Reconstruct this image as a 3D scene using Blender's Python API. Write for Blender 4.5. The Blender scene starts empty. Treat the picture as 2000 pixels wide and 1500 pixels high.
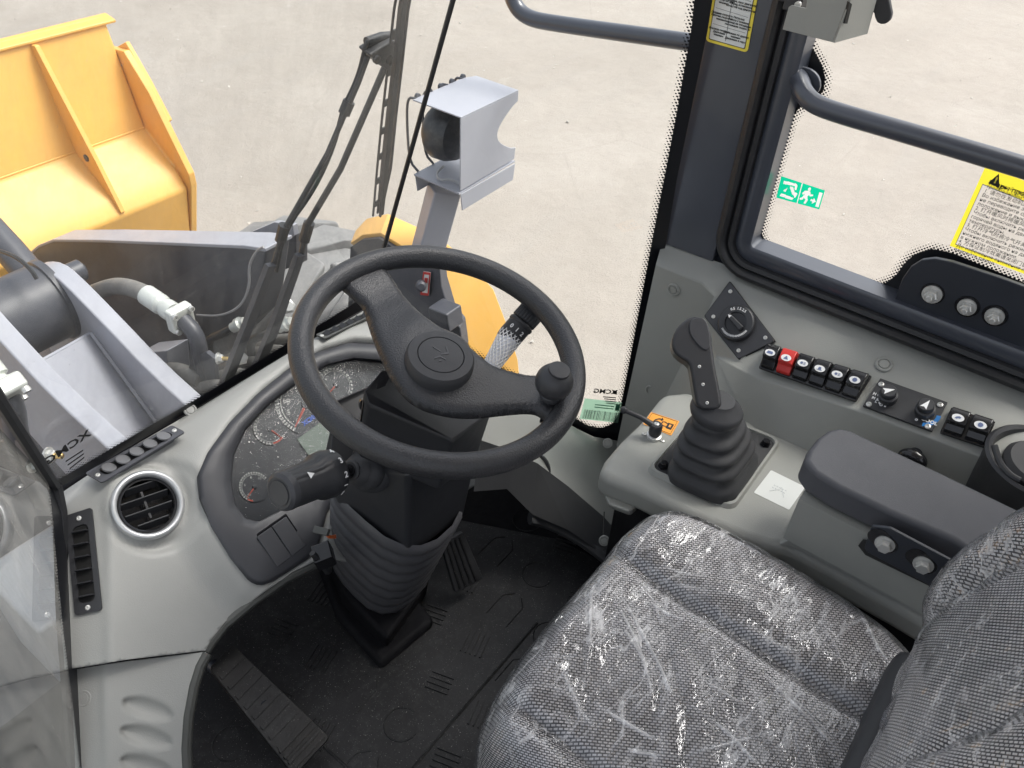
import bpy, bmesh, math, random
from mathutils import Vector, Matrix
random.seed(7)
C = bpy.context.scene.collection
V = Vector
# ---------------------------------------------------------------- camera, sky, sun, exposure
ROT = Matrix(((0.6030811794839384, 0.5021709979215528, -0.619772038574453),
              (-0.7963485919379579, 0.4238990758894056, -0.43143770532782505),
              (0.04606529138834486, 0.753746550444232, 0.6555487217764422)))
FPX = 1618.0
cam_data = bpy.data.cameras.new('camera'); cam = bpy.data.objects.new('camera', cam_data); C.objects.link(cam)
cam.matrix_world = ROT.to_4x4()
cam_data.sensor_width = 36; cam_data.lens = FPX*36/2000; cam_data.clip_start = .02; cam_data.clip_end = 400
bpy.context.scene.camera = cam
sc = bpy.context.scene
world = bpy.data.worlds.new('World'); sc.world = world; world.use_nodes = True
wn = world.node_tree; bg = wn.nodes['Background']
sky = wn.nodes.new('ShaderNodeTexSky'); sky.sky_type = 'NISHITA'; sky.sun_disc = False
SUN_EL, SUN_ROT = math.radians(58), math.radians(125)
sky.sun_elevation = SUN_EL; sky.sun_rotation = SUN_ROT; sky.air_density = 1.0; sky.dust_density = 4.0; sky.ozone_density = 1.0
hsv = wn.nodes.new('ShaderNodeHueSaturation'); hsv.inputs['Saturation'].default_value = .3
wn.links.new(sky.outputs[0], hsv.inputs['Color']); wn.links.new(hsv.outputs[0], bg.inputs[0])
bg.inputs[1].default_value = 0.15
sl = bpy.data.lights.new('sun', 'SUN'); sl.energy = 1.3; sl.angle = math.radians(25); sl.color = (1, .96, .9)
so = bpy.data.objects.new('sun', sl); C.objects.link(so)
sdir = V((math.sin(SUN_ROT)*math.cos(SUN_EL), math.cos(SUN_ROT)*math.cos(SUN_EL), math.sin(SUN_EL)))
so.rotation_euler = sdir.to_track_quat('Z', 'Y').to_euler(); so.location = (0, 0, 8)
sc.view_settings.view_transform = 'Standard'; sc.view_settings.look = 'None'
sc.view_settings.exposure = 1.08; sc.view_settings.gamma = 1
sc.cycles.max_bounces = 8; sc.cycles.transparent_max_bounces = 12
sc.cycles.use_denoising = True

GROUND = -3.2; FLOOR = -1.6
# ---------------------------------------------------------------- measuring helpers (photo point -> point on a real plane)
def D(u, v): return ROT @ V((u-1000, 750-v, -FPX))
def P(u, v, X=None, Y=None, Z=None):
    d = D(u, v)
    if X is not None: return d*(X/d.x)
    if Y is not None: return d*(Y/d.y)
    return d*(Z/d.z)
def PP(u, v, o, n):
    d = D(u, v); return d*(V(o).dot(n)/d.dot(n))
def T(pts, **k): return [P(u, v, **k) for u, v in pts]
DO, DN = V((0, 1.15, -1.09)), V((0, -.6387, .7695)).normalized()      # dashboard plane
DX, DYV = V((1, 0, 0)), DN.cross(V((1, 0, 0)))
def S(u, v, off=0): return PP(u, v, DO+DN*off, DN)
def TS(pts, off=0): return [S(u, v, off) for u, v in pts]
GO = V((0, 1.15, -1.09)); GN = V((0, 1, .283)).normalized()           # front glass plane
def G(u, v, off=0): return PP(u, v, GO+GN*off, GN)
RA, RB, RC = V((1.067, 1.15, -1.106)), V((1.206, .895, -.19)), V((1.45, .66, -1.43))
RN = (RB-RA).cross(RC-RA).normalized()
if RN.x < 0: RN = -RN                                                  # right corner glass plane, outward
def R(u, v, off=0): return PP(u, v, RA+RN*off, RN)
LA = V((.315, 1.15, -1.09)); LN = V((-.785, .62, .1)).normalized()     # left corner glass plane, outward
def L(u, v, off=0): return PP(u, v, LA+LN*off, LN)

# ---------------------------------------------------------------- materials
def new_mat(name):
    m = bpy.data.materials.new(name); m.use_nodes = True; nt = m.node_tree
    return m, nt, nt.nodes['Principled BSDF'], nt.nodes['Material Output']
def node(nt, t, **k):
    n = nt.nodes.new(t)
    for a, b in k.items(): setattr(n, a, b)
    return n
def mth(nt, op, a, b=None, clamp=False):
    n = nt.nodes.new('ShaderNodeMath'); n.operation = op; n.use_clamp = clamp
    for i, x in enumerate((a, b)):
        if x is None: continue
        if isinstance(x, (int, float)): n.inputs[i].default_value = x
        else: nt.links.new(x, n.inputs[i])
    return n.outputs[0]
def noise(nt, scale, detail=4, rough=.55, vec=None):
    n = nt.nodes.new('ShaderNodeTexNoise'); n.inputs['Scale'].default_value = scale
    n.inputs['Detail'].default_value = detail; n.inputs['Roughness'].default_value = rough
    if vec is None:
        tc = nt.nodes.get('OC') or nt.nodes.new('ShaderNodeTexCoord'); tc.name = 'OC'; vec = tc.outputs['Object']
    nt.links.new(vec, n.inputs['Vector']); return n.outputs['Fac']
def ramp(nt, fac, stops):
    r = nt.nodes.new('ShaderNodeValToRGB'); cr = r.color_ramp
    while len(cr.elements) < len(stops): cr.elements.new(.5)
    for e, (p, c) in zip(cr.elements, stops): e.position = p; e.color = (*c, 1) if len(c) == 3 else c
    nt.links.new(fac, r.inputs[0]); return r.outputs[0]
def mixc(nt, f, a, b):
    n = nt.nodes.new('ShaderNodeMix'); n.data_type = 'RGBA'
    for k, x in ((0, f), (6, a), (7, b)):
        if isinstance(x, (int, float)): n.inputs[k].default_value = x
        elif isinstance(x, tuple): n.inputs[k].default_value = (*x, 1)
        else: nt.links.new(x, n.inputs[k])
    return n.outputs[2]
def bump(nt, bsdf, h, strength, dist=.001):
    b = nt.nodes.new('ShaderNodeBump'); b.inputs['Strength'].default_value = strength; b.inputs['Distance'].default_value = dist
    nt.links.new(h, b.inputs['Height']); nt.links.new(b.outputs[0], bsdf.inputs['Normal'])
def mat(name, col, rough=.5, metal=0, grain=0, gscale=900, vary=.12, vscale=6, dust=0, coat=0, spec=.5, dcol=(.45, .43, .4), gdist=.0006):
    m, nt, b, o = new_mat(name)
    v = noise(nt, vscale, 5)
    lo = tuple(c*(1-vary) for c in col); hi = tuple(min(1, c*(1+vary)) for c in col)
    c = ramp(nt, v, [(.3, lo), (.7, hi)])
    if dust:
        d = noise(nt, 45, 8, .75); d2 = noise(nt, 420, 2)
        dm = mth(nt, 'MULTIPLY', mth(nt, 'GREATER_THAN', d2, .68), .8)
        dd = mth(nt, 'ADD', mth(nt, 'MULTIPLY', ramp(nt, d, [(.45, (0, 0, 0)), (.8, (1, 1, 1))]), dust), mth(nt, 'MULTIPLY', dm, dust))
        c = mixc(nt, dd, c, dcol)
    nt.links.new(c, b.inputs['Base Color'])
    rn = noise(nt, vscale*5, 3)
    r = mth(nt, 'ADD', mth(nt, 'MULTIPLY', rn, .14), rough-.07); nt.links.new(r, b.inputs['Roughness'])
    b.inputs['Metallic'].default_value = metal
    b.inputs['Specular IOR Level'].default_value = spec
    if coat: b.inputs['Coat Weight'].default_value = coat; b.inputs['Coat Roughness'].default_value = .12
    if grain: bump(nt, b, noise(nt, gscale, 2, .5), grain, gdist)
    return m
M = {}
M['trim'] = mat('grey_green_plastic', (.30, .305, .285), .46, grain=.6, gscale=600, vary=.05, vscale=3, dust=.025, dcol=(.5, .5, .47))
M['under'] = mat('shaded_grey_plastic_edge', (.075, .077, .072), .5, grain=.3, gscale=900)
M['shell'] = mat('light_grey_plastic', (.31, .313, .30), .46, grain=.6, gscale=600, vary=.05, vscale=3, dust=.025, dcol=(.55, .55, .52))
M['black'] = mat('black_plastic', (.030, .031, .035), .42, grain=.3, gscale=1500, vary=.1)
M['matte'] = mat('matte_black_plastic', (.036, .037, .041), .6, grain=.35, gscale=1200, vary=.1)
M['hood'] = mat('charcoal_hood_plastic', (.045, .046, .052), .45, grain=.3, gscale=1300)
M['gloss'] = mat('gloss_black_plastic', (.012, .012, .014), .18, vary=.1)
M['leather'] = mat('grained_black_wheel', (.030, .031, .035), .34, grain=.9, gscale=430, vary=.06, gdist=.0013)
M['bellows'] = mat('bellows_rubber', (.085, .085, .092), .42, grain=.3, gscale=300)
M['rubber'] = mat('black_rubber', (.02, .021, .024), .5, grain=.4, gscale=500, dust=.03)
M['arm'] = mat('soft_armrest_vinyl', (.075, .077, .088), .55, grain=.5, gscale=1100, vary=.08)
M['steel'] = mat('slate_painted_steel', (.055, .062, .08), .32, grain=.1, gscale=160, vary=.08, coat=.4)
M['steel_dark'] = mat('dark_slate_steel', (.024, .028, .038), .4, grain=.12, gscale=160, vary=.1)
M['ext'] = mat('grey_machine_paint', (.35, .358, .40), .42, grain=.1, gscale=60, vary=.06, dust=.12)
M['ext_dark'] = mat('dark_grey_machine_paint', (.062, .065, .078), .4, grain=.12, gscale=40, vary=.12, dust=.06)
M['yellow'] = mat('yellow_loader_paint', (.82, .455, .105), .42, grain=.08, gscale=60, vary=.07, vscale=3, dust=.14, dcol=(.62, .47, .27))
M['zinc'] = mat('zinc_plated_steel', (.62, .62, .6), .35, metal=.55, vary=.04, vscale=20)
M['void'] = mat('duct_shade_black', (.003, .003, .003), .8)
M['headliner'] = mat('pale_headliner', (.55, .55, .53), .8)
M['silver'] = mat('satin_silver_trim', (.55, .56, .57), .35, metal=.6, vary=.04)
M['white'] = mat('white_print', (.8, .8, .8), .5, vary=.02)
M['brass'] = mat('brass_stud', (.7, .5, .2), .3, metal=1)
M['fitting'] = mat('pale_zinc_fitting', (.66, .68, .64), .4, metal=.3, vary=.08, vscale=30)
M['hose'] = mat('dusty_rubber_hose', (.16, .155, .145), .6, grain=.4, gscale=200, vary=.25, vscale=12, dust=.25)
M['tyre'] = mat('dusty_tyre_rubber', (.20, .20, .20), .75, grain=.5, gscale=90, vary=.2, dust=.35)
M['red'] = mat('red_switch_plastic', (.52, .03, .025), .35, vary=.05)
M['orange'] = mat('orange_sticker', (.9, .38, .06), .45, vary=.03)
M['orange_wire'] = mat('orange_wire_sleeve', (.6, .13, .03), .5)
M['green'] = mat('green_sticker', (.0, .42, .22), .45, vary=.03)
M['yel_st'] = mat('yellow_sticker_film', (.88, .72, .08), .45, vary=.02)
M['paper'] = mat('white_label_film', (.72, .74, .72), .4, vary=.02)
M['ink'] = mat('black_ink', (.02, .02, .02), .6)
M['blue'] = mat('blue_print', (.02, .22, .62), .4)
M['blue_lcd'] = mat('blue_dial_print', (.03, .09, .4), .4)
M['lcd'] = mat('lcd_green_glass', (.12, .15, .12), .25, vary=.03)
M['amber'] = mat('red_dial_print', (.32, .04, .02), .4)
M['dial'] = mat('dial_face', (.02, .021, .025), .35, vary=.1)
M['scale'] = mat('pale_dial_print', (.26, .26, .24), .5)
M['sleeve'] = mat('white_foam_net', (.75, .78, .84), .6, vary=.05)
M['lens'] = mat('smoked_lamp_lens', (.05, .052, .056), .4, vary=.2, vscale=30, dust=.15)
M['wire'] = mat('grey_wire', (.35, .35, .36), .5)
M['liner'] = mat('dark_footwell_liner', (.006, .006, .008), .7, grain=.3, dust=.02, spec=.2)
M['shutter'] = mat('grey_shutter_plastic', (.15, .152, .16), .5)
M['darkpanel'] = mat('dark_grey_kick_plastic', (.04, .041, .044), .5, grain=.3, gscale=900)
M['mint'] = mat('pale_green_label_film', (.42, .58, .47), .45, vary=.03)
def see_through(name, col, clear=.25):                                 # thin printed film stuck on glass: daylight shines through it
    m, nt, b, o = new_mat(name); nt.nodes.remove(b)
    d = node(nt, 'ShaderNodeBsdfDiffuse'); t = node(nt, 'ShaderNodeBsdfTranslucent'); c = node(nt, 'ShaderNodeBsdfTransparent')
    d.inputs[0].default_value = (*col, 1); t.inputs[0].default_value = (*col, 1); c.inputs[0].default_value = (*[min(1, x*1.1+.1) for x in col], 1)
    a = node(nt, 'ShaderNodeMixShader'); a.inputs[0].default_value = .6; nt.links.new(d.outputs[0], a.inputs[1]); nt.links.new(t.outputs[0], a.inputs[2])
    e = node(nt, 'ShaderNodeMixShader'); e.inputs[0].default_value = clear; nt.links.new(a.outputs[0], e.inputs[1]); nt.links.new(c.outputs[0], e.inputs[2])
    nt.links.new(e.outputs[0], o.inputs[0]); return m
M['mint'] = see_through('pale_green_label_film', (.45, .75, .58), .45)
M['green_film'] = see_through('green_sign_film', (.0, .62, .34), .1)
M['white_film'] = see_through('white_sign_film', (.9, .9, .9), .3)
M['yellow_film'] = see_through('yellow_sign_film', (.95, .82, .05), .2)
M['cream_film'] = see_through('cream_label_film', (.75, .72, .66), .35)

def glass_mat(name, tint, dusty, frit=True, w=.014, pitch=.0050, refl=1.0):
    m, nt, b, o = new_mat(name); nt.nodes.remove(b)
    tr = node(nt, 'ShaderNodeBsdfTransparent'); tr.inputs[0].default_value = (*tint, 1)
    gl = node(nt, 'ShaderNodeBsdfGlossy'); gl.inputs['Roughness'].default_value = .01
    fr = node(nt, 'ShaderNodeFresnel'); fr.inputs[0].default_value = 1.5
    f2 = mth(nt, 'MULTIPLY', fr.outputs[0], refl)
    mx = node(nt, 'ShaderNodeMixShader'); nt.links.new(f2, mx.inputs[0]); nt.links.new(tr.outputs[0], mx.inputs[1]); nt.links.new(gl.outputs[0], mx.inputs[2])
    df = node(nt, 'ShaderNodeBsdfDiffuse'); df.inputs[0].default_value = (.74, .72, .67, 1)
    tc = node(nt, 'ShaderNodeTexCoord'); mp = node(nt, 'ShaderNodeMapping'); mp.inputs['Scale'].default_value = (9, 9, 1.2)
    nt.links.new(tc.outputs['Object'], mp.inputs[0])
    n1 = noise(nt, 3, 6, .7, mp.outputs[0]); n2 = noise(nt, 260, 2, .5)
    spk = mth(nt, 'MULTIPLY', mth(nt, 'GREATER_THAN', n2, .76), .25)
    dfac = mth(nt, 'ADD', mth(nt, 'MULTIPLY', ramp(nt, n1, [(.35, (.25,)*3), (.75, (1,)*3)]), dusty), mth(nt, 'MULTIPLY', spk, min(1, dusty*8)))
    mx2 = node(nt, 'ShaderNodeMixShader'); nt.links.new(dfac, mx2.inputs[0]); nt.links.new(mx.outputs[0], mx2.inputs[1]); nt.links.new(df.outputs[0], mx2.inputs[2])
    out = mx2.outputs[0]
    if frit:
        at = node(nt, 'ShaderNodeAttribute', attribute_name='sd'); s = at.outputs['Fac']
        uv = node(nt, 'ShaderNodeUVMap'); sp = node(nt, 'ShaderNodeSeparateXYZ'); nt.links.new(uv.outputs[0], sp.inputs[0])
        a = mth(nt, 'ADD', sp.outputs[0], sp.outputs[1]); c = mth(nt, 'SUBTRACT', sp.outputs[0], sp.outputs[1])
        k = .7071/pitch
        fa = mth(nt, 'SUBTRACT', mth(nt, 'FRACT', mth(nt, 'ADD', mth(nt, 'MULTIPLY', a, k), 500.)), .5)
        fc = mth(nt, 'SUBTRACT', mth(nt, 'FRACT', mth(nt, 'ADD', mth(nt, 'MULTIPLY', c, k), 500.)), .5)
        dist = mth(nt, 'SQRT', mth(nt, 'ADD', mth(nt, 'MULTIPLY', fa, fa), mth(nt, 'MULTIPLY', fc, fc)))
        rr = mth(nt, 'ADD', mth(nt, 'MULTIPLY', s, .34/w), .45)          # dot radius shrinks away from the band
        dots = mth(nt, 'MULTIPLY', mth(nt, 'LESS_THAN', dist, rr), mth(nt, 'GREATER_THAN', s, -w))
        msk = mth(nt, 'MAXIMUM', mth(nt, 'GREATER_THAN', s, 0), dots)
        bl = node(nt, 'ShaderNodeBsdfPrincipled'); bl.inputs['Base Color'].default_value = (.008, .009, .012, 1); bl.inputs['Roughness'].default_value = .35
        mx3 = node(nt, 'ShaderNodeMixShader'); nt.links.new(msk, mx3.inputs[0]); nt.links.new(out, mx3.inputs[1]); nt.links.new(bl.outputs[0], mx3.inputs[2])
        out = mx3.outputs[0]
    nt.links.new(out, o.inputs[0]); return m
M['glass_front'] = glass_mat('front_window_glass', (.92, .94, .93), .17)
M['glass_right'] = glass_mat('corner_window_glass', (.95, .97, .96), .015)
M['glass_side'] = glass_mat('side_window_glass', (.97, .98, .97), .01)
M['glass_left'] = glass_mat('left_window_glass', (.8, .86, .84), .34, refl=2.2)  # strong diffuse veil: dust plus pale reflection put into the colour

def fabric_mat():
    m, nt, b, o = new_mat('woven_seat_fabric')
    uv = node(nt, 'ShaderNodeUVMap'); mp = node(nt, 'ShaderNodeMapping'); mp.inputs['Rotation'].default_value = (0, 0, math.radians(58))
    nt.links.new(uv.outputs[0], mp.inputs[0])
    wn_ = noise(nt, 20, 2, .5, mp.outputs[0])
    br = node(nt, 'ShaderNodeTexBrick'); nt.links.new(mp.outputs[0], br.inputs['Vector'])
    br.inputs['Color1'].default_value = (.90, .88, .86, 1); br.inputs['Color2'].default_value = (.74, .72, .71, 1); br.inputs['Mortar'].default_value = (.012, .012, .016, 1)
    br.inputs['Scale'].default_value = 1; br.inputs['Brick Width'].default_value = .0072; br.inputs['Row Height'].default_value = .0041
    br.inputs['Mortar Size'].default_value = .00095; br.inputs['Mortar Smooth'].default_value = .15
    nt.links.new(br.outputs[0], b.inputs['Base Color']); b.inputs['Roughness'].default_value = .85
    bump(nt, b, br.outputs['Fac'], -.5, .0008)
    return m
M['fabric'] = fabric_mat()
def film_mat():
    m, nt, b, o = new_mat('clear_plastic_film'); nt.nodes.remove(b)
    tr = node(nt, 'ShaderNodeBsdfTransparent'); tr.inputs[0].default_value = (.95, .95, .97, 1)
    gl = node(nt, 'ShaderNodeBsdfGlossy'); gl.inputs['Roughness'].default_value = .11; gl.inputs[0].default_value = (.95, .97, 1, 1)
    df = node(nt, 'ShaderNodeBsdfDiffuse'); df.inputs[0].default_value = (.94, .93, .93, 1)
    tc = node(nt, 'ShaderNodeTexCoord')
    w0 = noise(nt, 3.2, 3, .5)
    mp1 = node(nt, 'ShaderNodeMapping'); mp1.inputs['Scale'].default_value = (1.6, 6, 3); mp1.inputs['Rotation'].default_value = (0, 0, .6)
    mp2 = node(nt, 'ShaderNodeMapping'); mp2.inputs['Scale'].default_value = (2.2, 7, 4); mp2.inputs['Rotation'].default_value = (0, 0, 1.9)
    for q_ in (mp1, mp2): nt.links.new(tc.outputs['Object'], q_.inputs[0])
    w1 = noise(nt, 1.5, 4, .6, mp1.outputs[0]); w2 = noise(nt, 1.6, 5, .65, mp2.outputs[0]); w3 = noise(nt, 14, 4, .6)
    r1 = mth(nt, 'ABSOLUTE', mth(nt, 'SUBTRACT', w1, .5)); r2 = mth(nt, 'ABSOLUTE', mth(nt, 'SUBTRACT', w2, .5))
    h = mth(nt, 'ADD', mth(nt, 'ADD', mth(nt, 'MULTIPLY', r1, 3.5), mth(nt, 'MULTIPLY', r2, 2.5)), mth(nt, 'MULTIPLY', w3, .12))
    bp = node(nt, 'ShaderNodeBump'); bp.inputs['Strength'].default_value = 1; bp.inputs['Distance'].default_value = .004
    nt.links.new(h, bp.inputs['Height']); nt.links.new(bp.outputs[0], gl.inputs['Normal'])
    fr = node(nt, 'ShaderNodeFresnel'); fr.inputs[0].default_value = 1.5; nt.links.new(bp.outputs[0], fr.inputs['Normal'])
    brk = ramp(nt, w3, [(.42, (0,)*3), (.58, (1,)*3)])
    crease = mth(nt, 'MULTIPLY', mth(nt, 'ADD', ramp(nt, r1, [(0, (1,)*3), (.012, (0,)*3)]), ramp(nt, r2, [(0, (1,)*3), (.009, (0,)*3)]), True), mth(nt, 'MULTIPLY', brk, .8))
    patch = mth(nt, 'MULTIPLY', ramp(nt, w0, [(.30, (0,)*3), (.85, (1,)*3)]), mth(nt, 'MULTIPLY', ramp(nt, r2, [(0, (1,)*3), (.2, (.2,)*3)]), .24))
    at = node(nt, 'ShaderNodeAttribute', attribute_name='sd')
    veil = mth(nt, 'ADD', mth(nt, 'ADD', mth(nt, 'MULTIPLY', crease, .5), patch), mth(nt, 'ADD', mth(nt, 'MULTIPLY', at.outputs['Fac'], mth(nt, 'ADD', mth(nt, 'MULTIPLY', brk, .5), .05)), .015), True)  # white veil: milky creases plus sheen painted into the film
    mx = node(nt, 'ShaderNodeMixShader'); nt.links.new(veil, mx.inputs[0]); nt.links.new(tr.outputs[0], mx.inputs[1]); nt.links.new(df.outputs[0], mx.inputs[2])
    mx2 = node(nt, 'ShaderNodeMixShader'); nt.links.new(mth(nt, 'MULTIPLY', fr.outputs[0], 1.1, True), mx2.inputs[0]); nt.links.new(mx.outputs[0], mx2.inputs[1]); nt.links.new(gl.outputs[0], mx2.inputs[2])
    nt.links.new(mx2.outputs[0], o.inputs[0]); return m
M['film'] = film_mat()
def ground_mat():
    m, nt, b, o = new_mat('dusty_asphalt')
    big = noise(nt, .7, 6, .6); mid = noise(nt, 7, 8, .7); fine = noise(nt, 70, 4, .7)
    c = ramp(nt, big, [(.3, (.325, .292, .255)), (.55, (.365, .33, .29)), (.75, (.405, .37, .33))])
    c = mixc(nt, ramp(nt, mid, [(.35, (.22,)*3), (.6, (0,)*3)]), c, (.26, .235, .205))
    tc = nt.nodes.get('OC'); mp = node(nt, 'ShaderNodeMapping'); mp.inputs['Scale'].default_value = (.25, 2.2, 1); mp.inputs['Rotation'].default_value = (0, 0, .5); nt.links.new(tc.outputs['Object'], mp.inputs[0])
    trk = noise(nt, 1.6, 4, .6, mp.outputs[0]); c = mixc(nt, ramp(nt, trk, [(.5, (0,)*3), (.72, (.4,)*3)]), c, (.34, .315, .285))
    c = mixc(nt, mth(nt, 'MULTIPLY', ramp(nt, fine, [(.28, (1,)*3), (.42, (0,)*3)]), .6), c, (.2, .185, .17))
    c = mixc(nt, mth(nt, 'MULTIPLY', ramp(nt, fine, [(.68, (0,)*3), (.8, (1,)*3)]), .5), c, (.7, .68, .65))
    vo = node(nt, 'ShaderNodeTexVoronoi'); vo.feature = 'DISTANCE_TO_EDGE'; vo.inputs['Scale'].default_value = .42
    wv = node(nt, 'ShaderNodeVectorMath'); wv.operation = 'ADD'; nt.links.new(tc.outputs['Object'], wv.inputs[0]); n5 = node(nt, 'ShaderNodeTexNoise'); n5.inputs['Scale'].default_value = 2.5; n5.inputs['Detail'].default_value = 5
    sc5 = node(nt, 'ShaderNodeVectorMath'); sc5.operation = 'SCALE'; sc5.inputs['Scale'].default_value = .7; nt.links.new(n5.outputs['Color'], sc5.inputs[0]); nt.links.new(sc5.outputs[0], wv.inputs[1]); nt.links.new(wv.outputs[0], vo.inputs['Vector'])
    crk = mth(nt, 'MULTIPLY', mth(nt, 'MULTIPLY', mth(nt, 'LESS_THAN', vo.outputs['Distance'], .0045), ramp(nt, big, [(.45, (0,)*3), (.6, (1,)*3)])), .10)
    c = mixc(nt, crk, c, (.16, .145, .125))
    st1 = noise(nt, 2.3, 3, .5); c = mixc(nt, ramp(nt, st1, [(.58, (0,)*3), (.8, (.28,)*3)]), c, (.24, .215, .185))
    nt.links.new(c, b.inputs['Base Color']); b.inputs['Roughness'].default_value = .95
    bump(nt, b, mth(nt, 'ADD', mth(nt, 'MULTIPLY', fine, .5), mid), .7, .02); return m
M['ground'] = ground_mat()
def mat_floor():
    m, nt, b, o = new_mat('worn_rubber_mat')
    n1 = noise(nt, 9, 7, .7); n2 = noise(nt, 500, 1, .5); n3 = noise(nt, 60, 5, .7)
    c = ramp(nt, n1, [(.35, (.005, .005, .006)), (.7, (.016, .016, .018))])
    c = mixc(nt, mth(nt, 'MULTIPLY', ramp(nt, n3, [(.5, (0,)*3), (.75, (1,)*3)]), .25), c, (.09, .09, .09))
    c = mixc(nt, mth(nt, 'MULTIPLY', mth(nt, 'GREATER_THAN', n2, .74), .55), c, (.5, .48, .45))
    nt.links.new(c, b.inputs['Base Color']); b.inputs['Roughness'].default_value = .55
    bump(nt, b, n3, .3, .003); return m
M['mat'] = mat_floor()

# ---------------------------------------------------------------- object helpers
def wloc(o):
    l = V((0, 0, 0))
    while o is not None: l = l + o.location; o = o.parent
    return l
def tag(o, label=None, cat=None, group=None, kind=None):
    if label: o['label'] = label
    if cat: o['category'] = cat
    if group: o['group'] = group
    if kind: o['kind'] = kind
    return o
def thing(name, label, cat, base, group=None):
    o = bpy.data.objects.new(name, None); o.empty_display_size = .05; C.objects.link(o); o.location = V(base)
    return tag(o, label, cat, group)
def link(o, parent):
    C.objects.link(o)
    if parent is not None: o.parent = parent; o.location = -wloc(parent)
    return o
def mesh(name, verts, faces, m, parent=None, bevel=0, seg=2, smooth=True, solid=0, sub=0, uv=None, attr=None, angle=35, weld=False, soff=-1, recalc=True):
    me = bpy.data.meshes.new(name); me.from_pydata([tuple(v) for v in verts], [], faces)
    if weld or True:
        b = bmesh.new(); b.from_mesh(me)
        if weld: bmesh.ops.remove_doubles(b, verts=b.verts, dist=1e-5)
        if recalc and not attr and uv is None: bmesh.ops.recalc_face_normals(b, faces=b.faces)
        b.to_mesh(me); b.free()
    if uv is not None:
        l = me.uv_layers.new(name='UVMap')
        for p in me.polygons:
            for li in p.loop_indices: l.data[li].uv = uv[me.loops[li].vertex_index]
    if attr is not None:
        a = me.attributes.new('sd', 'FLOAT', 'POINT')
        for i, x in enumerate(attr): a.data[i].value = x
    me.materials.append(m)
    if smooth:
        me.polygons.foreach_set('use_smooth', [True]*len(me.polygons))
        if not bevel and not sub:
            try: me.set_sharp_from_angle(angle=math.radians(angle))
            except Exception: pass
    o = bpy.data.objects.new(name, me); link(o, parent)
    if solid:
        s = o.modifiers.new('thick', 'SOLIDIFY'); s.thickness = solid; s.offset = soff
    if bevel:
        bm_ = o.modifiers.new('edge', 'BEVEL'); bm_.width = bevel; bm_.segments = seg; bm_.limit_method = 'ANGLE'; bm_.angle_limit = math.radians(25); bm_.harden_normals = True
    if sub:
        s = o.modifiers.new('soft', 'SUBSURF'); s.levels = sub; s.render_levels = sub
    return o
class MB:
    def __init__(s): s.v = []; s.f = []
    def add(s, v, f):
        n = len(s.v); s.v += list(v); s.f += [tuple(i+n for i in g) for g in f]; return s
    def prism(s, pts, vec):
        n = len(pts); vec = V(vec)
        return s.add([V(p) for p in pts]+[V(p)+vec for p in pts], [tuple(range(n-1, -1, -1)), tuple(range(n, 2*n))]+[(i, (i+1) % n, n+(i+1) % n, n+i) for i in range(n)])
    def box(s, c, sx, sy, sz, ax=None):
        ax = ax or (V((1, 0, 0)), V((0, 1, 0)), V((0, 0, 1))); c = V(c)
        q = [c+ax[0]*(a*sx/2)+ax[1]*(b*sy/2)-ax[2]*(sz/2) for a, b in ((-1, -1), (1, -1), (1, 1), (-1, 1))]
        return s.prism(q, ax[2]*sz)
    def tube(s, path, r, n=10, closed=False, cap=True, ell=1.0, up=None):
        path = [V(p) for p in path]; m = len(path); rr = r if isinstance(r, (list, tuple)) else [r]*m
        tn = []
        for i in range(m):
            a = path[(i-1) % m] if (closed or i > 0) else path[i]; b = path[(i+1) % m] if (closed or i < m-1) else path[i]
            tn.append((b-a).normalized())
        u = V(up) if up else (V((0, 0, 1)) if abs(tn[0].z) < .9 else V((1, 0, 0)))
        u = (u-tn[0]*u.dot(tn[0])).normalized(); vs = []; fs = []
        for i in range(m):
            if i and not up: u = (u-tn[i]*u.dot(tn[i])).normalized()
            if up: uu = V(up); u = (uu-tn[i]*uu.dot(tn[i])).normalized()
            w = tn[i].cross(u)
            vs += [path[i]+(u*math.cos(2*math.pi*k/n)*rr[i]+w*math.sin(2*math.pi*k/n)*rr[i]*ell) for k in range(n)]
        for i in range(m if closed else m-1):
            j = (i+1) % m
            fs += [(i*n+k, i*n+(k+1) % n, j*n+(k+1) % n, j*n+k) for k in range(n)]
        if cap and not closed: fs += [tuple(range(n-1, -1, -1)), tuple(range((m-1)*n, m*n))]
        return s.add(vs, fs)
    def lathe(s, prof, c, ax, n=28, sq=0):
        ax = V(ax).normalized(); a = ax.cross(V((0, 0, 1))) if abs(ax.z) < .9 else ax.cross(V((0, 1, 0))); a.normalize(); b = ax.cross(a); c = V(c)
        vs = []
        for r, h in prof:
            vs += [c+ax*h+(a*math.cos(2*math.pi*k/n)+b*math.sin(2*math.pi*k/n))*r for k in range(n)]
        fs = [(i*n+k, i*n+(k+1) % n, (i+1)*n+(k+1) % n, (i+1)*n+k) for i in range(len(prof)-1) for k in range(n)]
        fs += [tuple(range(n-1, -1, -1)), tuple(range((len(prof)-1)*n, len(prof)*n))]
        return s.add(vs, fs)
    def build(s, name, m, parent=None, **k): return mesh(name, s.v, s.f, m, parent, **k)
def chaikin(p, it=2, closed=False):
    p = [V(x) for x in p]
    for _ in range(it):
        q = [] if closed else [p[0]]
        n = len(p)
        for i in range(n if closed else n-1):
            a, b = p[i], p[(i+1) % n]; q += [a*.75+b*.25, a*.25+b*.75]
        if not closed: q.append(p[-1])
        p = q
    return p
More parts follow.
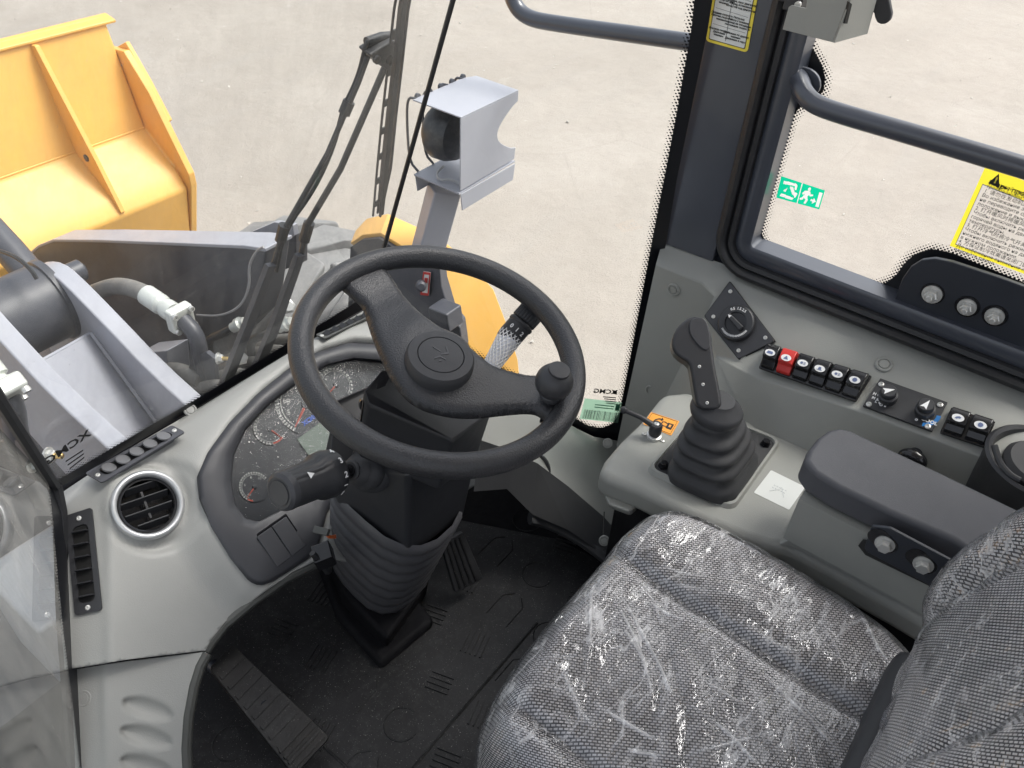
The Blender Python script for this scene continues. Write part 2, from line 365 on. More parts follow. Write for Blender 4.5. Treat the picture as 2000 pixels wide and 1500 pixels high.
def text(name, body, o, xd, yd, size, m, parent, align='CENTER', depth=.0002, bold=0, space=1, line=1):
    cu = bpy.data.curves.new(name, 'FONT'); cu.body = body; cu.size = size; cu.align_x = align; cu.align_y = 'CENTER'; cu.extrude = depth; cu.offset = bold
    cu.space_character = space; cu.space_line = line; cu.resolution_u = 2
    cu.materials.append(m); ob = bpy.data.objects.new(name, cu); C.objects.link(ob)
    xd = V(xd).normalized(); yd = V(yd); yd = (yd-xd*yd.dot(xd)).normalized(); z = xd.cross(yd)
    mt = Matrix((xd, yd, z)).transposed().to_4x4()
    ob.rotation_euler = mt.to_euler(); loc = V(o)
    if parent is not None: ob.parent = parent; loc = loc-wloc(parent)
    ob.location = loc; bpy.context.view_layer.update()
    me = bpy.data.meshes.new_from_object(ob); me.name = name
    o2 = bpy.data.objects.new(name, me); C.objects.link(o2); o2.rotation_euler = ob.rotation_euler
    if parent is not None: o2.parent = parent
    o2.location = loc; bpy.data.objects.remove(ob); return o2
def quadmap(c):                                    # c: four corners, s right, t up: bl, br, tr, tl
    bl, br, tr, tl = [V(x) for x in c]
    return lambda s, t: (bl*(1-s)+br*s)*(1-t)+(tl*(1-s)+tr*s)*t
def flat(name, polys, q, m, parent, off=.0004, thick=.0003):
    n = (q(1, 0)-q(0, 0)).cross(q(0, 1)-q(0, 0)).normalized(); b = MB()
    for p in polys:
        if m.name.endswith('_film'): b.add([q(s, t)+n*off for s, t in p], [tuple(range(len(p)))])
        else: b.prism([q(s, t)+n*off for s, t in p], n*thick)
    return b.build(name, m, parent, smooth=False)
def rect(x0, y0, x1, y1): return [(x0, y0), (x1, y0), (x1, y1), (x0, y1)]
def circ(x, y, r, n=20, ry=None): return [(x+r*math.cos(2*math.pi*k/n), y+(ry or r)*math.sin(2*math.pi*k/n)) for k in range(n)]
def sdist(p, poly):                                # signed distance in 2d, negative inside
    x, y = p; best = 1e9; ins = False; n = len(poly)
    for i in range(n):
        x1, y1 = poly[i]; x2, y2 = poly[(i+1) % n]
        dx, dy = x2-x1, y2-y1; l = dx*dx+dy*dy or 1e-12
        t = max(0, min(1, ((x-x1)*dx+(y-y1)*dy)/l)); best = min(best, (x-x1-t*dx)**2+(y-y1-t*dy)**2)
        if (y1 > y) != (y2 > y) and x < x1+(y-y1)*dx/dy: ins = not ins
    return -math.sqrt(best) if ins else math.sqrt(best)
def clip_grid(poly, step):
    b = bmesh.new(); b.faces.new([b.verts.new((x, y, 0)) for x, y in poly])
    bmesh.ops.triangulate(b, faces=b.faces)
    xs = [p[0] for p in poly]; ys = [p[1] for p in poly]
    for lo, hi, n in ((min(xs), max(xs), (1, 0, 0)), (min(ys), max(ys), (0, 1, 0))):
        k = math.floor(lo/step)+1
        while k*step < hi:
            bmesh.ops.bisect_plane(b, geom=b.verts[:]+b.edges[:]+b.faces[:], plane_co=V(n)*(k*step), plane_no=n, dist=1e-7); k += 1
    b.verts.index_update(); vs = [(v.co.x, v.co.y) for v in b.verts]; b.normal_update(); fs = [tuple(v.index for v in (f.verts if f.normal.z > 0 else reversed(f.verts))) for f in b.faces]; b.free(); return vs, fs
def pane(name, outline, clear, o, xa, ya, m, parent, step=.012, ustretch=1):
    o, xa, ya = V(o), V(xa).normalized(), V(ya); ya = (ya-xa*ya.dot(xa)).normalized()
    to = lambda p: ((p-o).dot(xa), (p-o).dot(ya))
    vs, fs = clip_grid([to(p) for p in outline], step); cl = [to(p) for p in clear]
    return mesh(name, [o+xa*x+ya*y for x, y in vs], fs, m, parent, uv=[(x*ustretch, y) for x, y in vs], attr=[sdist(v, cl) for v in vs], smooth=False)
def ball(c, r, n=20, s=(1, 1, 1)):
    b = MB(); c = V(c); vs = []; m = n//2
    for i in range(m+1):
        a = math.pi*i/m
        vs += [c+V((r*s[0]*math.sin(a)*math.cos(2*math.pi*k/n), r*s[1]*math.sin(a)*math.sin(2*math.pi*k/n), r*s[2]*math.cos(a))) for k in range(n)]
    return b.add(vs, [(i*n+k, (i+1)*n+k, (i+1)*n+(k+1) % n, i*n+(k+1) % n) for i in range(m) for k in range(n)])
def bolt(name, c, ax, r, m, parent, washer=True, stud=True):
    ax = V(ax).normalized(); b = MB(); c = V(c)
    if washer: b.lathe([(r*1.5, 0), (r*1.5, r*.22), (r*.8, r*.26)], c, ax, 20)
    b.lathe([(r*1.02, r*.3), (r*1.02, r*1.25), (r*.86, r*1.4)], c, ax, 6)
    if stud: b.lathe([(r*.52, r*1.3), (r*.52, r*2.1), (r*.42, r*2.2)], c, ax, 14)
    return b.build(name, m, parent, angle=30)
def screw(c, ax, r, parent, m=None, name='screw'):
    b = MB(); ax = V(ax).normalized(); c = V(c)
    b.lathe([(r, 0), (r*.95, r*.35), (r*.55, r*.5), (r*.3, r*.2), (r*.01, r*.2)], c, ax, 14)
    return b.build(name, m or M['zinc'], parent)
def clip_button(c, ax, r, parent, m):
    b = MB(); b.lathe([(r, 0), (r, r*.16), (r*.86, r*.28), (r*.72, r*.28), (r*.68, r*.12), (r*.6, r*.12), (r*.55, r*.26), (r*.01, r*.3)], c, ax, 28)
    return b.build('trim_clip', m, parent)

# ================================================================ SETTING: yard
gv, gf = [], []
NG = 60; GS = 140
for j in range(NG+1):
    for i in range(NG+1):
        x = -GS/2+GS*i/NG; y = -GS/2+GS*j/NG
        gv.append((x, y, GROUND))
for j in range(NG):
    for i in range(NG): a = j*(NG+1)+i; gf.append((a, a+1, a+NG+2, a+NG+1))
tag(mesh('ground', gv, gf, M['ground'], smooth=False), kind='structure')
peb = MB()
for k in range(900):
    x, y = random.uniform(.5, 13), random.uniform(-2, 12); r = random.choice((.006, .009, .012, .02))*random.uniform(.6, 1.2)
    vs = [V((x, y, GROUND))+V((random.uniform(-1, 1), random.uniform(-1, 1), random.uniform(0, .7)))*r for _ in range(5)]
    peb.add(vs, [(0, 1, 2), (0, 2, 3), (0, 3, 1), (1, 2, 4), (2, 3, 4), (3, 1, 4)])
tag(peb.build('gravel', mat('pale_gravel', (.5, .47, .43), .8, vary=.4, vscale=3), smooth=False), 'pale loose gravel scattered over the dusty yard', None, None, 'stuff')

# ================================================================ LOADER BUCKET
BX = 2.09; BL = -1.1                                    # right and left ends
bk = thing('loader_bucket', 'yellow loader bucket seen from behind with a triangular rib and a drilled gusset', 'bucket', (.6, 3.7, GROUND))
# section of the back: (Y, Z)
sec = [(3.83, -1.33), (3.72, -1.81), (3.52, -1.965), (3.47, -2.04), (3.57, -2.45), (3.72, -2.95), (3.95, -3.08), (4.6, -3.15)]
b = MB(); th = .035
o1 = [(y, z) for y, z in sec]; o2 = [(y+.045, z+.03) for y, z in sec]
b.add([V((x, y, z)) for x in (BL, BX-.02) for y, z in o1+o2[::-1]],
      [tuple(range(16))[::-1], tuple(range(16, 32))]+[(i, (i+1) % 16, 16+(i+1) % 16, 16+i) for i in range(16)])
b.build('back_shell', M['yellow'], bk, bevel=.02, seg=4)
b = MB(); b.tube([V((BL, 3.555, -2.47)), V((BX-.02, 3.555, -2.44))], .006, 6); b.tube([V((BL, 3.725, -1.80)), V((BX-.03, 3.725, -1.80))], .007, 6); b.build('weld_seam', M['yellow'], bk)
b = MB(); b.prism([V((BL, 3.815, -1.335)), V((BL, 3.815, -1.32)), V((BL, 3.89, -1.305)), V((BL, 3.89, -1.33))], (BX-BL+.02, 0, 0)); b.build('top_lip', M['yellow'], bk, bevel=.006)
side = [(3.75, -1.44), (3.62, -1.60), (3.44, -1.955), (3.44, -2.02), (3.57, -2.42), (3.70, -2.98), (3.98, -3.12), (4.9, -3.17), (4.95, -3.08), (4.45, -2.2), (3.95, -1.46)]
for x, nm in ((BX-.02, 'side_plate'), (BL-.03, 'side_plate')):
    b = MB(); b.prism([V((x, y, z)) for y, z in side], (.035, 0, 0)); b.build(nm, M['yellow'], bk, bevel=.005)
b = MB(); b.prism([V((BX+.012, y, z)) for y, z in [(3.77, -1.41), (3.66, -1.56), (3.56, -1.73), (3.62, -1.78), (3.95, -1.5)]], (.022, 0, 0)); b.build('side_cutter', M['yellow'], bk, bevel=.004)
for x in (1.70, 1.02, .35):
    pr = [(3.84, -1.34), (3.73, -1.81), (3.53, -1.965), (3.475, -2.03), (3.465, -2.02), (3.565, -1.79), (3.60, -1.72), (3.79, -1.335)]
    b = MB(); b.prism([V((x, y, z)) for y, z in pr], (.022, 0, 0)); rb = b.build('stiffener_rib', M['yellow'], bk, bevel=.003)
    b = MB(); b.lathe([(.017, -.001), (.017, .024), (.01, .024)], (x-.004, 3.635, -1.80), (1, 0, 0), 18); b.build('drain_hole', M['ext_dark'], rb)
# ================================================================ LIFT ARMS and LINKAGE FRAME
la = thing('lift_arm', 'long dark grey lift arm plate running out to the yellow bucket', 'loader arm', (1.2, 2.6, GROUND), 'lift arms of the loader')
AX = 1.2
top = T([(52, 500), (75, 480), (105, 468), (200, 469), (330, 474), (480, 480), (520, 486)], X=AX)
bot = T([(505, 620), (470, 650), (380, 660), (250, 740), (0, 700), (20, 560)], X=AX)
b = MB(); b.prism(top+bot, (.09, 0, 0)); b.build('arm_plate', M['ext_dark'], la, bevel=.008)
b = MB(); t2 = [p+V((-.004, 0, .003)) for p in top]
b.prism([p for p in t2]+[p+V((0, 0, -.012)) for p in t2[::-1]], (.098, 0, 0)); b.build('lit_top_edge', M['ext'], la, bevel=.003)  # paler strip paints the light along the top of the arm
# left arm mirrored
la2 = thing('lift_arm', 'lift arm with a round dark strut rising behind the cross tube at the left edge', 'loader arm', (.1, 2.6, GROUND), 'lift arms of the loader')
b = MB(); b.tube(T([(-40, 425), (20, 490), (82, 562)], X=.93), .05, 18); b.build('strut', M['ext_dark'], la2)
b = MB(); b.tube(chaikin(T([(-10, 487), (30, 500), (60, 525), (72, 545)], X=.78), 2), .006, 6); b.build('cable', M['rubber'], la2)
fr = thing('linkage_frame', 'grey steel linkage frame with two sloping plates and a thick cross tube', 'machine frame', (.7, 1.9, GROUND))
def fplate(nm, topline, X, w, dep):
    tp = chaikin(T(topline, X=X), 1); b = MB(); lo = [p+V((0, .02, -dep)) for p in tp]
    b.prism(tp+lo[::-1], (w, 0, 0)); b.build(nm, M['ext'], fr, bevel=.006, seg=3)
fplate('frame_plate', [(44, 545), (50, 530), (65, 523), (90, 527), (120, 550), (200, 632), (290, 727), (395, 822)], .85, .055, .42)
fplate('frame_plate', [(-90, 560), (-60, 600), (0, 668), (100, 775), (235, 900)], .55, .05, .42)
b = MB(); wq = [P(60, 717, X=.60), P(178, 650, X=.85), P(330, 860, X=.85), P(200, 905, X=.60)]
b.prism(wq, (0, -.01, -.03)); b.build('web_plate', M['ext'], fr, bevel=.004)
ca = P(30, 620, X=.72)
b = MB(); c0 = V((.50, ca.y+.03, ca.z-.02))
b.lathe([(.115, 0), (.12, .005), (.12, .335), (.128, .338), (.128, .36), (.02, .36)], c0, (1, 0, 0), 48); b.build('cross_tube', M['ext_dark'], fr)
b = MB(); b.lathe([(.035, 0), (.035, .07), (.02, .08)], P(118, 545, X=.915), (1, 0, 0), 24); b.build('pin_boss', M['ext_dark'], fr)
b = MB(); b.prism(T([(270, 690), (325, 685), (330, 740), (300, 740)], X=.98), (.08, 0, 0)); b.build('stop_block', M['ext'], fr, bevel=.004)
# ================================================================ HYDRAULIC HOSES
def hose_set(pts, X, label, fx=0):
    h = thing('hydraulic_hose', label, 'hose', (X, 1.9, GROUND), 'hydraulic hoses in front of the cab')
    q = [P(u, v, X=X) for u, v in pts['hose']]
    b = MB(); b.tube(chaikin(q, 3), .026, 16); b.build('hose', M['hose'], h)
    e0, e1 = P(*pts['fit'][0], X=X), P(*pts['fit'][1], X=X); ax = (e1-e0)
    b = MB(); b.lathe([(.027, 0), (.031, .004), (.031, ax.length*.55), (.024, ax.length*.62), (.024, ax.length*.72), (.03, ax.length*.74), (.03, ax.length)], e0, ax, 20); b.build('ferrule', M['fitting'], h)
    bl = P(*pts['blk'], X=X); b = MB(); axn = ax.normalized(); s1 = V((1, 0, 0)); s2 = axn.cross(s1).normalized(); s1 = s2.cross(axn)
    b.box(bl, .075, .075, .035, (s1, s2, axn)); bb = b.build('flange_block', M['fitting'], h, bevel=.008, seg=3)
    for i, j in ((-1, -1), (1, -1), (1, 1), (-1, 1)):
        b = MB(); b.lathe([(.009, 0), (.009, .01), (.0055, .01), (.0055, .005)], bl+s1*i*.027+s2*j*.027+axn*.017, axn, 14); b.build('cap_screw', M['zinc'], bb)
    tp = chaikin([P(u, v, X=X) for u, v in pts['pipe']], 2)
    b = MB(); b.tube(tp, .024, 16); b.build('steel_pipe', M['ext_dark'], h)
    pc = [P(u, v, X=X) for u, v in pts['plate']]
    b = MB(); b.prism(chaikin(pc, 1, True), (-.014, 0, 0)); pb = b.build('clamp_plate', M['ext_dark'], h, bevel=.002)
    for u, v in pts['stud']:
        c = P(u, v, X=X); b = MB(); ax2 = V((.5, -.8, .1)).normalized()
        b.lathe([(.017, 0), (.017, .004), (.012, .005)], c, ax2, 18); b.lathe([(.012, .004), (.012, .014), (.009, .016)], c, ax2, 6); b.build('clamp_nut', M['zinc'], pb)
        b = MB(); b.lathe([(.006, .014), (.006, .03), (.004, .032)], c, ax2, 12); b.build('clamp_stud', M['brass'], pb)
hose_set(dict(hose=[(120, 600), (180, 572), (230, 555), (280, 570), (310, 590)], fit=[(285, 575), (340, 612)], blk=(352, 620), pipe=[(358, 625), (385, 655), (392, 700), (410, 760), (420, 860)],
              plate=[(368, 705), (425, 675), (430, 760), (380, 790)], stud=[(392, 720), (425, 700)]), 1.0, 'dusty rubber hose with a white crimped fitting bolted to the upright pipe')
hose_set(dict(hose=[(-60, 640), (-40, 690), (-30, 720)], fit=[(-35, 715), (0, 760)], blk=(6, 765), pipe=[(10, 775), (25, 800), (30, 850), (50, 900), (90, 980)],
              plate=[(-10, 860), (60, 848), (75, 900), (0, 960)], stud=[(93, 890), (62, 908)]), .38, 'white block and pipe by the left corner glass, outer one of the hose pair')
h3 = thing('signal_wire', 'thin grey wire looping from the white hose fitting to the wiper foot', 'wire', (1.1, 1.8, GROUND))
b = MB(); b.tube(chaikin(T([(385, 615), (430, 618), (470, 600), (488, 560), (485, 520), (500, 490), (515, 482)], X=1.12), 3), .0035, 8); b.build('wire', M['wire'], h3)
h4 = thing('hydraulic_hose', 'short curved grey hose low in front of the windshield', 'hose', (1.0, 1.7, GROUND), 'hydraulic hoses in front of the cab')
b = MB(); b.tube(chaikin(T([(310, 745), (325, 722), (350, 722), (375, 735), (395, 745)], X=.98), 2), .024, 16); b.build('hose', M['hose'], h4)
b = MB(); b.tube(chaikin(T([(345, 722), (352, 735), (354, 748)], X=.97), 1), .005, 6); b.build('hose_clamp', M['zinc'], h4)
# machine deck under the linkage so that no bare ground shows through the frame
dk = thing('front_chassis', 'dark grey front chassis with valve blocks and a dusty lugged tyre', 'machine frame', (.7, 2.2, GROUND))
b = MB(); b.box((.70, 2.15, -2.15), 1.5, 1.9, .12); b.build('deck', M['ext_dark'], dk, bevel=.01)
b = MB(); b.box((.70, 2.1, -2.6), .8, 2.2, .8); b.build('chassis_beam', M['ext_dark'], dk, bevel=.02)
for x, y in ((.35, 1.62), (1.18, 1.66)):
    b = MB(); b.box((x, y, -1.93), .22, .28, .32); b.build('valve_block', M['ext'], dk, bevel=.012)
for k in range(5):
    b = MB(); x = .95+.09*k; b.tube(chaikin([V((x, 1.45, -1.75)), V((x+.02, 1.6, -1.55-.03*k)), V((x+.03, 1.85, -1.7)), V((x-.1, 2.2, -1.98))], 3), .018, 12); b.build('service_hose', M['hose'], dk)
for k, (u, v) in enumerate(((455, 640), (470, 700), (545, 640), (560, 600), (500, 720), (425, 740))):
    c = P(u, v, X=1.12+.02*k); ax_ = V((.3*(-1)**k, -.6, .5)).normalized(); b = MB()
    b.lathe([(.016, 0), (.016, .02), (.021, .022), (.021, .036), (.014, .04), (.014, .052)], c, ax_, 6 if k % 2 else 18); b.build('hose_fitting', M['fitting'] if k in (0, 2, 4) else M['zinc'], dk)
    b = MB(); b.tube(chaikin([c, c-ax_*.06, c-ax_*.1+V((.03, .08, -.06)), c+V((.05*(-1)**k, .25, -.3))], 3), .013, 10); b.build('service_hose', M['hose'] if k % 2 else M['rubber'], dk)
b = MB(); b.tube(chaikin([P(62, 716, X=.605), P(120, 684, X=.73), P(176, 652, X=.845)], 1), .007, 6); b.tube([P(178, 650, X=.846), P(330, 858, X=.846)], .008, 6); b.build('weld_bead', M['ext'], fr)
# ================================================================ FRONT TYRES + FENDER
def tyre(x0, cx):
    t = bpy.data.objects.new('front_wheel', None); t.empty_display_size = .05; C.objects.link(t); t.parent = dk; t.location = V((cx, 2.08, -2.42))-wloc(dk)
    c = V((x0, 2.08, -2.42)); prof = [(.38, 0), (.62, .0), (.72, .04), (.765, .12), (.775, .27), (.765, .42), (.72, .5), (.62, .54), (.38, .54)]
    b = MB(); b.lathe(prof, c, (1, 0, 0), 64)
    b.build('tread_carcass', M['tyre'], t)
    b = MB()
    for k in range(22):
        a = 2*math.pi*k/22
        for s in (0, 1):
            a2 = a+s*math.pi/22; ra = V((0, math.cos(a2), math.sin(a2))); ta = V((0, -math.sin(a2), math.cos(a2)))
            x = .1+.28*s
            sk = .05*(1-2*s); b.prism([c+V((x-.10, 0, 0))+ra*(.70+.05*s)-ta*(.06-sk), c+V((x+.04, 0, 0))+ra*.755-ta*.055, c+V((x+.17, 0, 0))+ra*(.755-.05*s)-ta*(.06+sk), c+V((x+.17, 0, 0))+ra*(.755-.05*s)+ta*(.05-sk), c+V((x+.04, 0, 0))+ra*.755+ta*.055, c+V((x-.10, 0, 0))+ra*(.70+.05*s)+ta*(.05+sk)], ra*.05)
    b.build('tread_lug', M['tyre'], t, bevel=.014, seg=3)
    b = MB(); b.lathe([(.36, .1), (.38, .12), (.30, .2), (.12, .22), (.12, .4), (.36, .44)], c, (1, 0, 0), 40); b.build('rim', M['yellow'], t)
tyre(1.36, 1.63)
fd = thing('fender', 'yellow curved front fender behind the work lamp post', 'fender', (1.6, 1.4, GROUND))
outer = [(700, 455), (722, 432), (760, 424), (820, 452), (872, 480), (920, 520), (962, 565), (990, 640), (1008, 700), (1015, 770)]
inner = [(690, 480), (712, 465), (745, 462), (790, 490), (828, 540), (862, 585), (900, 645), (925, 700), (935, 740), (940, 790)]
b = MB(); n = len(outer); oo = T(outer, X=1.62); ii = T(inner, X=1.50); dv = V((0, .004, -.014))
b.add(oo+ii, [(i, i+1, n+i+1, n+i) for i in range(n-1)]); b.build('fender_top', M['yellow'], fd, solid=.012, bevel=.003)
b = MB(); b.add(oo+[p+V((.0, .0, -.12)) for p in oo], [(i, i+1, n+i+1, n+i) for i in range(n-1)]); b.build('fender_skirt', M['yellow'], fd, solid=.01)
b = MB(); b.prism([p for p in ii]+[p+V((-.01, .03, -.25)) for p in ii[::-1]], (-.012, 0, 0)); b.build('fender_side', M['ext_dark'], fd)
# stepped dark bracket the post stands on
lb = thing('lamp_bracket', 'stepped dark grey bracket behind the steering wheel with a red and white label', 'bracket', (1.4, 1.5, GROUND))
st = T([(740, 505), (858, 520), (862, 560), (880, 620), (898, 640), (905, 690), (760, 700), (735, 600)], X=1.36)
b = MB(); b.prism(st, (.05, .02, 0)); b.build('bracket_plate', M['ext_dark'], lb, bevel=.006)
b = MB(); b.prism(T([(835, 600), (872, 615), (878, 650), (840, 645)], X=1.30), (.06, 0, 0)); b.build('step_block', M['ext_dark'], lb, bevel=.005)
qq = quadmap(T([(822, 575), (838, 577), (842, 532), (828, 530)], X=1.355)); qn = V((-1, 0, 0))
b = MB(); b.prism([qq(0, 0), qq(1, 0), qq(1, 1), qq(0, 1)], (-.001, 0, 0)); lab = b.build('label', M['paper'], lb, smooth=False)
b = MB()
for x0, y0, x1, y1 in ((.0, .0, 1, .1), (.0, .9, 1, 1), (0, .1, .14, .9), (.86, .1, 1, .9), (.3, .55, .7, .75)): b.prism([qq(x0, y0)+qn*.0015, qq(x1, y0)+qn*.0015, qq(x1, y1)+qn*.0015, qq(x0, y1)+qn*.0015], (-.001, 0, 0))
b.build('red_border', M['red'], lab, smooth=False)
b = MB(); b.lathe([(.014, 0), (.014, .02), (.009, .024)], P(822, 556, X=1.34), (-.6, -.6, .3), 20); b.build('knob', M['ext_dark'], lb)
# flange plate seen over the arm end
fl = thing('step_plate', 'small pale grey plate standing behind the wiper feet', 'plate', (1.5, 2.1, GROUND))
b = MB(); b.prism(T([(486, 455), (535, 434), (572, 440), (575, 470), (530, 480)], X=1.42), (.02, 0, .0)); b.build('plate', M['ext'], fl, bevel=.002)
b = MB(); b.prism(T([(560, 470), (578, 458), (578, 520), (545, 530)], X=1.41), (.05, 0, 0)); b.build('gusset', M['ext_dark'], fl, bevel=.003)
# ================================================================ WORK LAMP
wl = thing('work_lamp', 'grey boxed work lamp with wire guard on a square post', 'lamp', P(850, 490, X=1.5))
LX = 1.5
o = P(900, 232, X=LX)                                    # near top corner of the right cheek
A = P(902, 366, X=LX); ax_d = A-o                         # down
B = P(1013, 178, Y=o.y); ax_b = B-o                      # back along the cheek
Cc = P(806, 203, X=LX); ax_l = Cc-o                     # across the open front
dn = V((0, 0, -1))*.195; bk_ = V((ax_b.x, ax_b.y, 0)); lf = V((ax_l.x, ax_l.y, 0))
def LP(s, t, h): return o+lf*s+bk_*t+dn*h
def cheek(s, nm):
    pts = [LP(s, 0, 0), LP(s, 1, 0), LP(s, 1.0, .13)]
    pts += [LP(s, 1.0-.36*math.sin(math.pi*(.08+.84*k/12)), .17+.6*k/12) for k in range(13)]+[LP(s, 1, .80), LP(s, .985, .965), LP(s, 0, 1.0)]
    b = MB(); b.prism(pts, lf*.022); return b.build(nm, M['ext'], wl, bevel=.002)
cheek(0, 'cheek')
b = MB(); b.prism([LP(-.0, -.0, 0), LP(0, 1.0, 0), LP(.9, 1.0, 0), LP(1, .85, 0), LP(1, 0, 0)], V((0, 0, .004))); b.build('hood_plate', M['ext'], wl, bevel=.0015)
b = MB(); b.prism([LP(0, -.02, 1.02), LP(0, 1.0, 1.0), LP(1, 1.0, 1.0), LP(1, -.02, 1.02)], V((0, 0, -.004))); b.build('tray_plate', M['ext'], wl)
for s in (-.01, .99):
    b = MB(); b.prism([LP(s, 0, 1.04), LP(s, 1.0, 1.04), LP(s, .97, 1.28), LP(s, .03, 1.30)], lf*.02); b.build('tray_flange', M['ext'], wl, bevel=.0015)
b = MB(); lc = LP(.66, .38, .5); fwd = lf.normalized()
b.lathe([(.04, -.035), (.066, -.025), (.076, .0), (.078, .03), (.072, .042), (.01, .046)], lc, fwd, 40); b.build('lamp_body', M['lens'], wl)
b = MB(); b.lathe([(.066, 0), (.058, .012), (.03, .02), (.005, .023)], lc+fwd*.045, fwd, 36); b.build('lens', M['lens'], wl)
for t_ in (.04, .3, .56, .82):
    q = [LP(.98, t_, -.02), LP(1.16, t_, 0), LP(1.2, t_, .3), LP(1.18, t_, .9), LP(.98, t_, 1.0)]
    b = MB(); b.tube(chaikin(q, 2), .0035, 8); b.build('guard_rod', M['ext_dark'], wl)
for k in range(5):
    b = MB(); b.lathe([(.008, 0), (.008, .008), (.004, .011)], LP(1.0, .1+.19*k, -.02), lf, 10); b.build('hood_bolt', M['ext_dark'], wl)
b = MB(); b.tube(chaikin([LP(.75, .3, .98), LP(.6, .05, .93), LP(.45, 0, .97), LP(.3, .1, .95), LP(.1, .1, .99)], 2), .0035, 6); b.build('lamp_cable', M['wire'], wl)
pt = P(868, 368, X=1.57); pb = P(822, 540, X=1.50); pd = (pb-pt)
sx = V((.8, -.5, 0)).normalized(); sy = pd.normalized().cross(sx).normalized(); sx = sy.cross(pd.normalized())
b = MB(); b.box((pt+pb)/2, .078, .07, pd.length, (sx, sy, pd.normalized())); b.build('post', M['ext'], wl, bevel=.006, seg=3)
# ================================================================ outside handrail (seen through the corner glass)
hr = thing('handrail', 'dark outside handrail beyond the corner glass, top of the picture', 'handrail', P(1340, 80, X=1.8))
b = MB(); b.tube(chaikin(T([(985, -120), (993, -30), (1005, 12), (1030, 35), (1075, 45), (1345, 82), (1500, 104)], X=1.78), 3), .0195, 20); b.build('rail', M['steel'], hr)
# ================================================================ WIPER (outside the front glass)
wp = thing('wiper', 'black windshield wiper with two parallel arms and a long slotted blade', 'wiper', G(480, 700, .03))
def GW(pts, off): return [G(u, v, off) for u, v in pts]
def bar(pts, off, w, tdep, nm, m=None, par=None):
    b = MB(); q = GW(pts, off)
    vs = []; n = len(q)
    for i, p in enumerate(q):
        d = (q[min(i+1, n-1)]-q[max(i-1, 0)]).normalized(); s = d.cross(GN).normalized()
        ww = w[i] if isinstance(w, list) else w
        vs += [p+s*ww/2, p-s*ww/2, p-s*ww/2+GN*tdep, p+s*ww/2+GN*tdep]
    fs = [(4*i+a, 4*i+(a+1) % 4, 4*i+4+(a+1) % 4, 4*i+4+a) for i in range(n-1) for a in range(4)]+[(3, 2, 1, 0), (4*n-4, 4*n-3, 4*n-2, 4*n-1)]
    b.add(vs, fs); return b.build(nm, m or M['black'], par or wp, bevel=.0012)
bar([(425, 800), (480, 660), (533, 520)], .03, [.028, .026, .02], .012, 'arm_channel', M['ext_dark'])
bar([(478, 790), (540, 640), (590, 500)], .03, [.03, .028, .02], .012, 'arm_channel', M['ext_dark'])
b = MB(); b.tube(GW([(530, 530), (548, 470), (560, 440), (640, 300), (700, 160), (718, 110)], .04), .0052, 10); b.build('arm_rod', M['black'], wp)
b = MB(); b.tube(GW([(586, 510), (600, 440), (665, 330), (735, 170), (752, 130)], .04), .0062, 10); b.build('arm_rod', M['black'], wp)
b = MB(); b.tube(chaikin(GW([(540, 530), (556, 450), (615, 370), (655, 280), (668, 215), (700, 150), (715, 85), (722, 76), (752, 80)], .047), 2), .004, 8); b.build('washer_tube', M['rubber'], wp)
for a, c in (((548, 470), (556, 440)), ((672, 222), (682, 198)), ((594, 470), (604, 435))):
    b = MB(); b.tube(GW([a, c], .043), .011, 10); b.build('tube_clip', M['black'], wp)
b = MB(); b.prism(GW([(722, 108), (748, 92), (772, 80), (782, 100), (775, 128), (760, 140), (742, 128)], .03), GN*.03); hd = b.build('pivot_head', M['black'], wp, bevel=.004)
for u, v in ((734, 114), (760, 116)):
    b = MB(); b.lathe([(.008, 0), (.008, .006), (.004, .008)], G(u, v, .03), -GN, 14); b.build('pivot_pin', M['gloss'], hd)
b = MB(); b.tube(GW([(716, 82), (745, 72), (784, 68)], .05), .008, 12); b.build('pivot_link', M['black'], wp)
bl_path = [(800, -80), (782, 20), (772, 110), (758, 230), (748, 330), (740, 420)]
bar([(u+8, v) for u, v in bl_path], .012, [.012]*5+[.006], .01, 'rubber_blade', M['rubber'])
bar([(u+17, v) for u, v in bl_path[:-1]]+[(744, 425)], .022, .004, .006, 'blade_spine', M['black'])
# slotted carrier: two rails and bridges
b = MB(); q = GW([(u-6, v) for u, v in bl_path], .03)
for i in range(len(q)-1):
    d = (q[i+1]-q[i]); s = d.normalized().cross(GN); k = max(1, int(d.length/.045))
    for e in (-.0065, .0065): b.prism([q[i]+s*(e-.0018), q[i+1]+s*(e-.0018), q[i+1]+s*(e+.0018), q[i]+s*(e+.0018)], GN*.003)
    for j in range(k):
        c = q[i]+d*((j+.5)/k); dd = d.normalized()*.007; b.prism([c-dd-s*.006, c+dd-s*.006, c+dd+s*.006, c-dd+s*.006], GN*.003)
b.build('slotted_carrier', M['black'], wp, smooth=False)
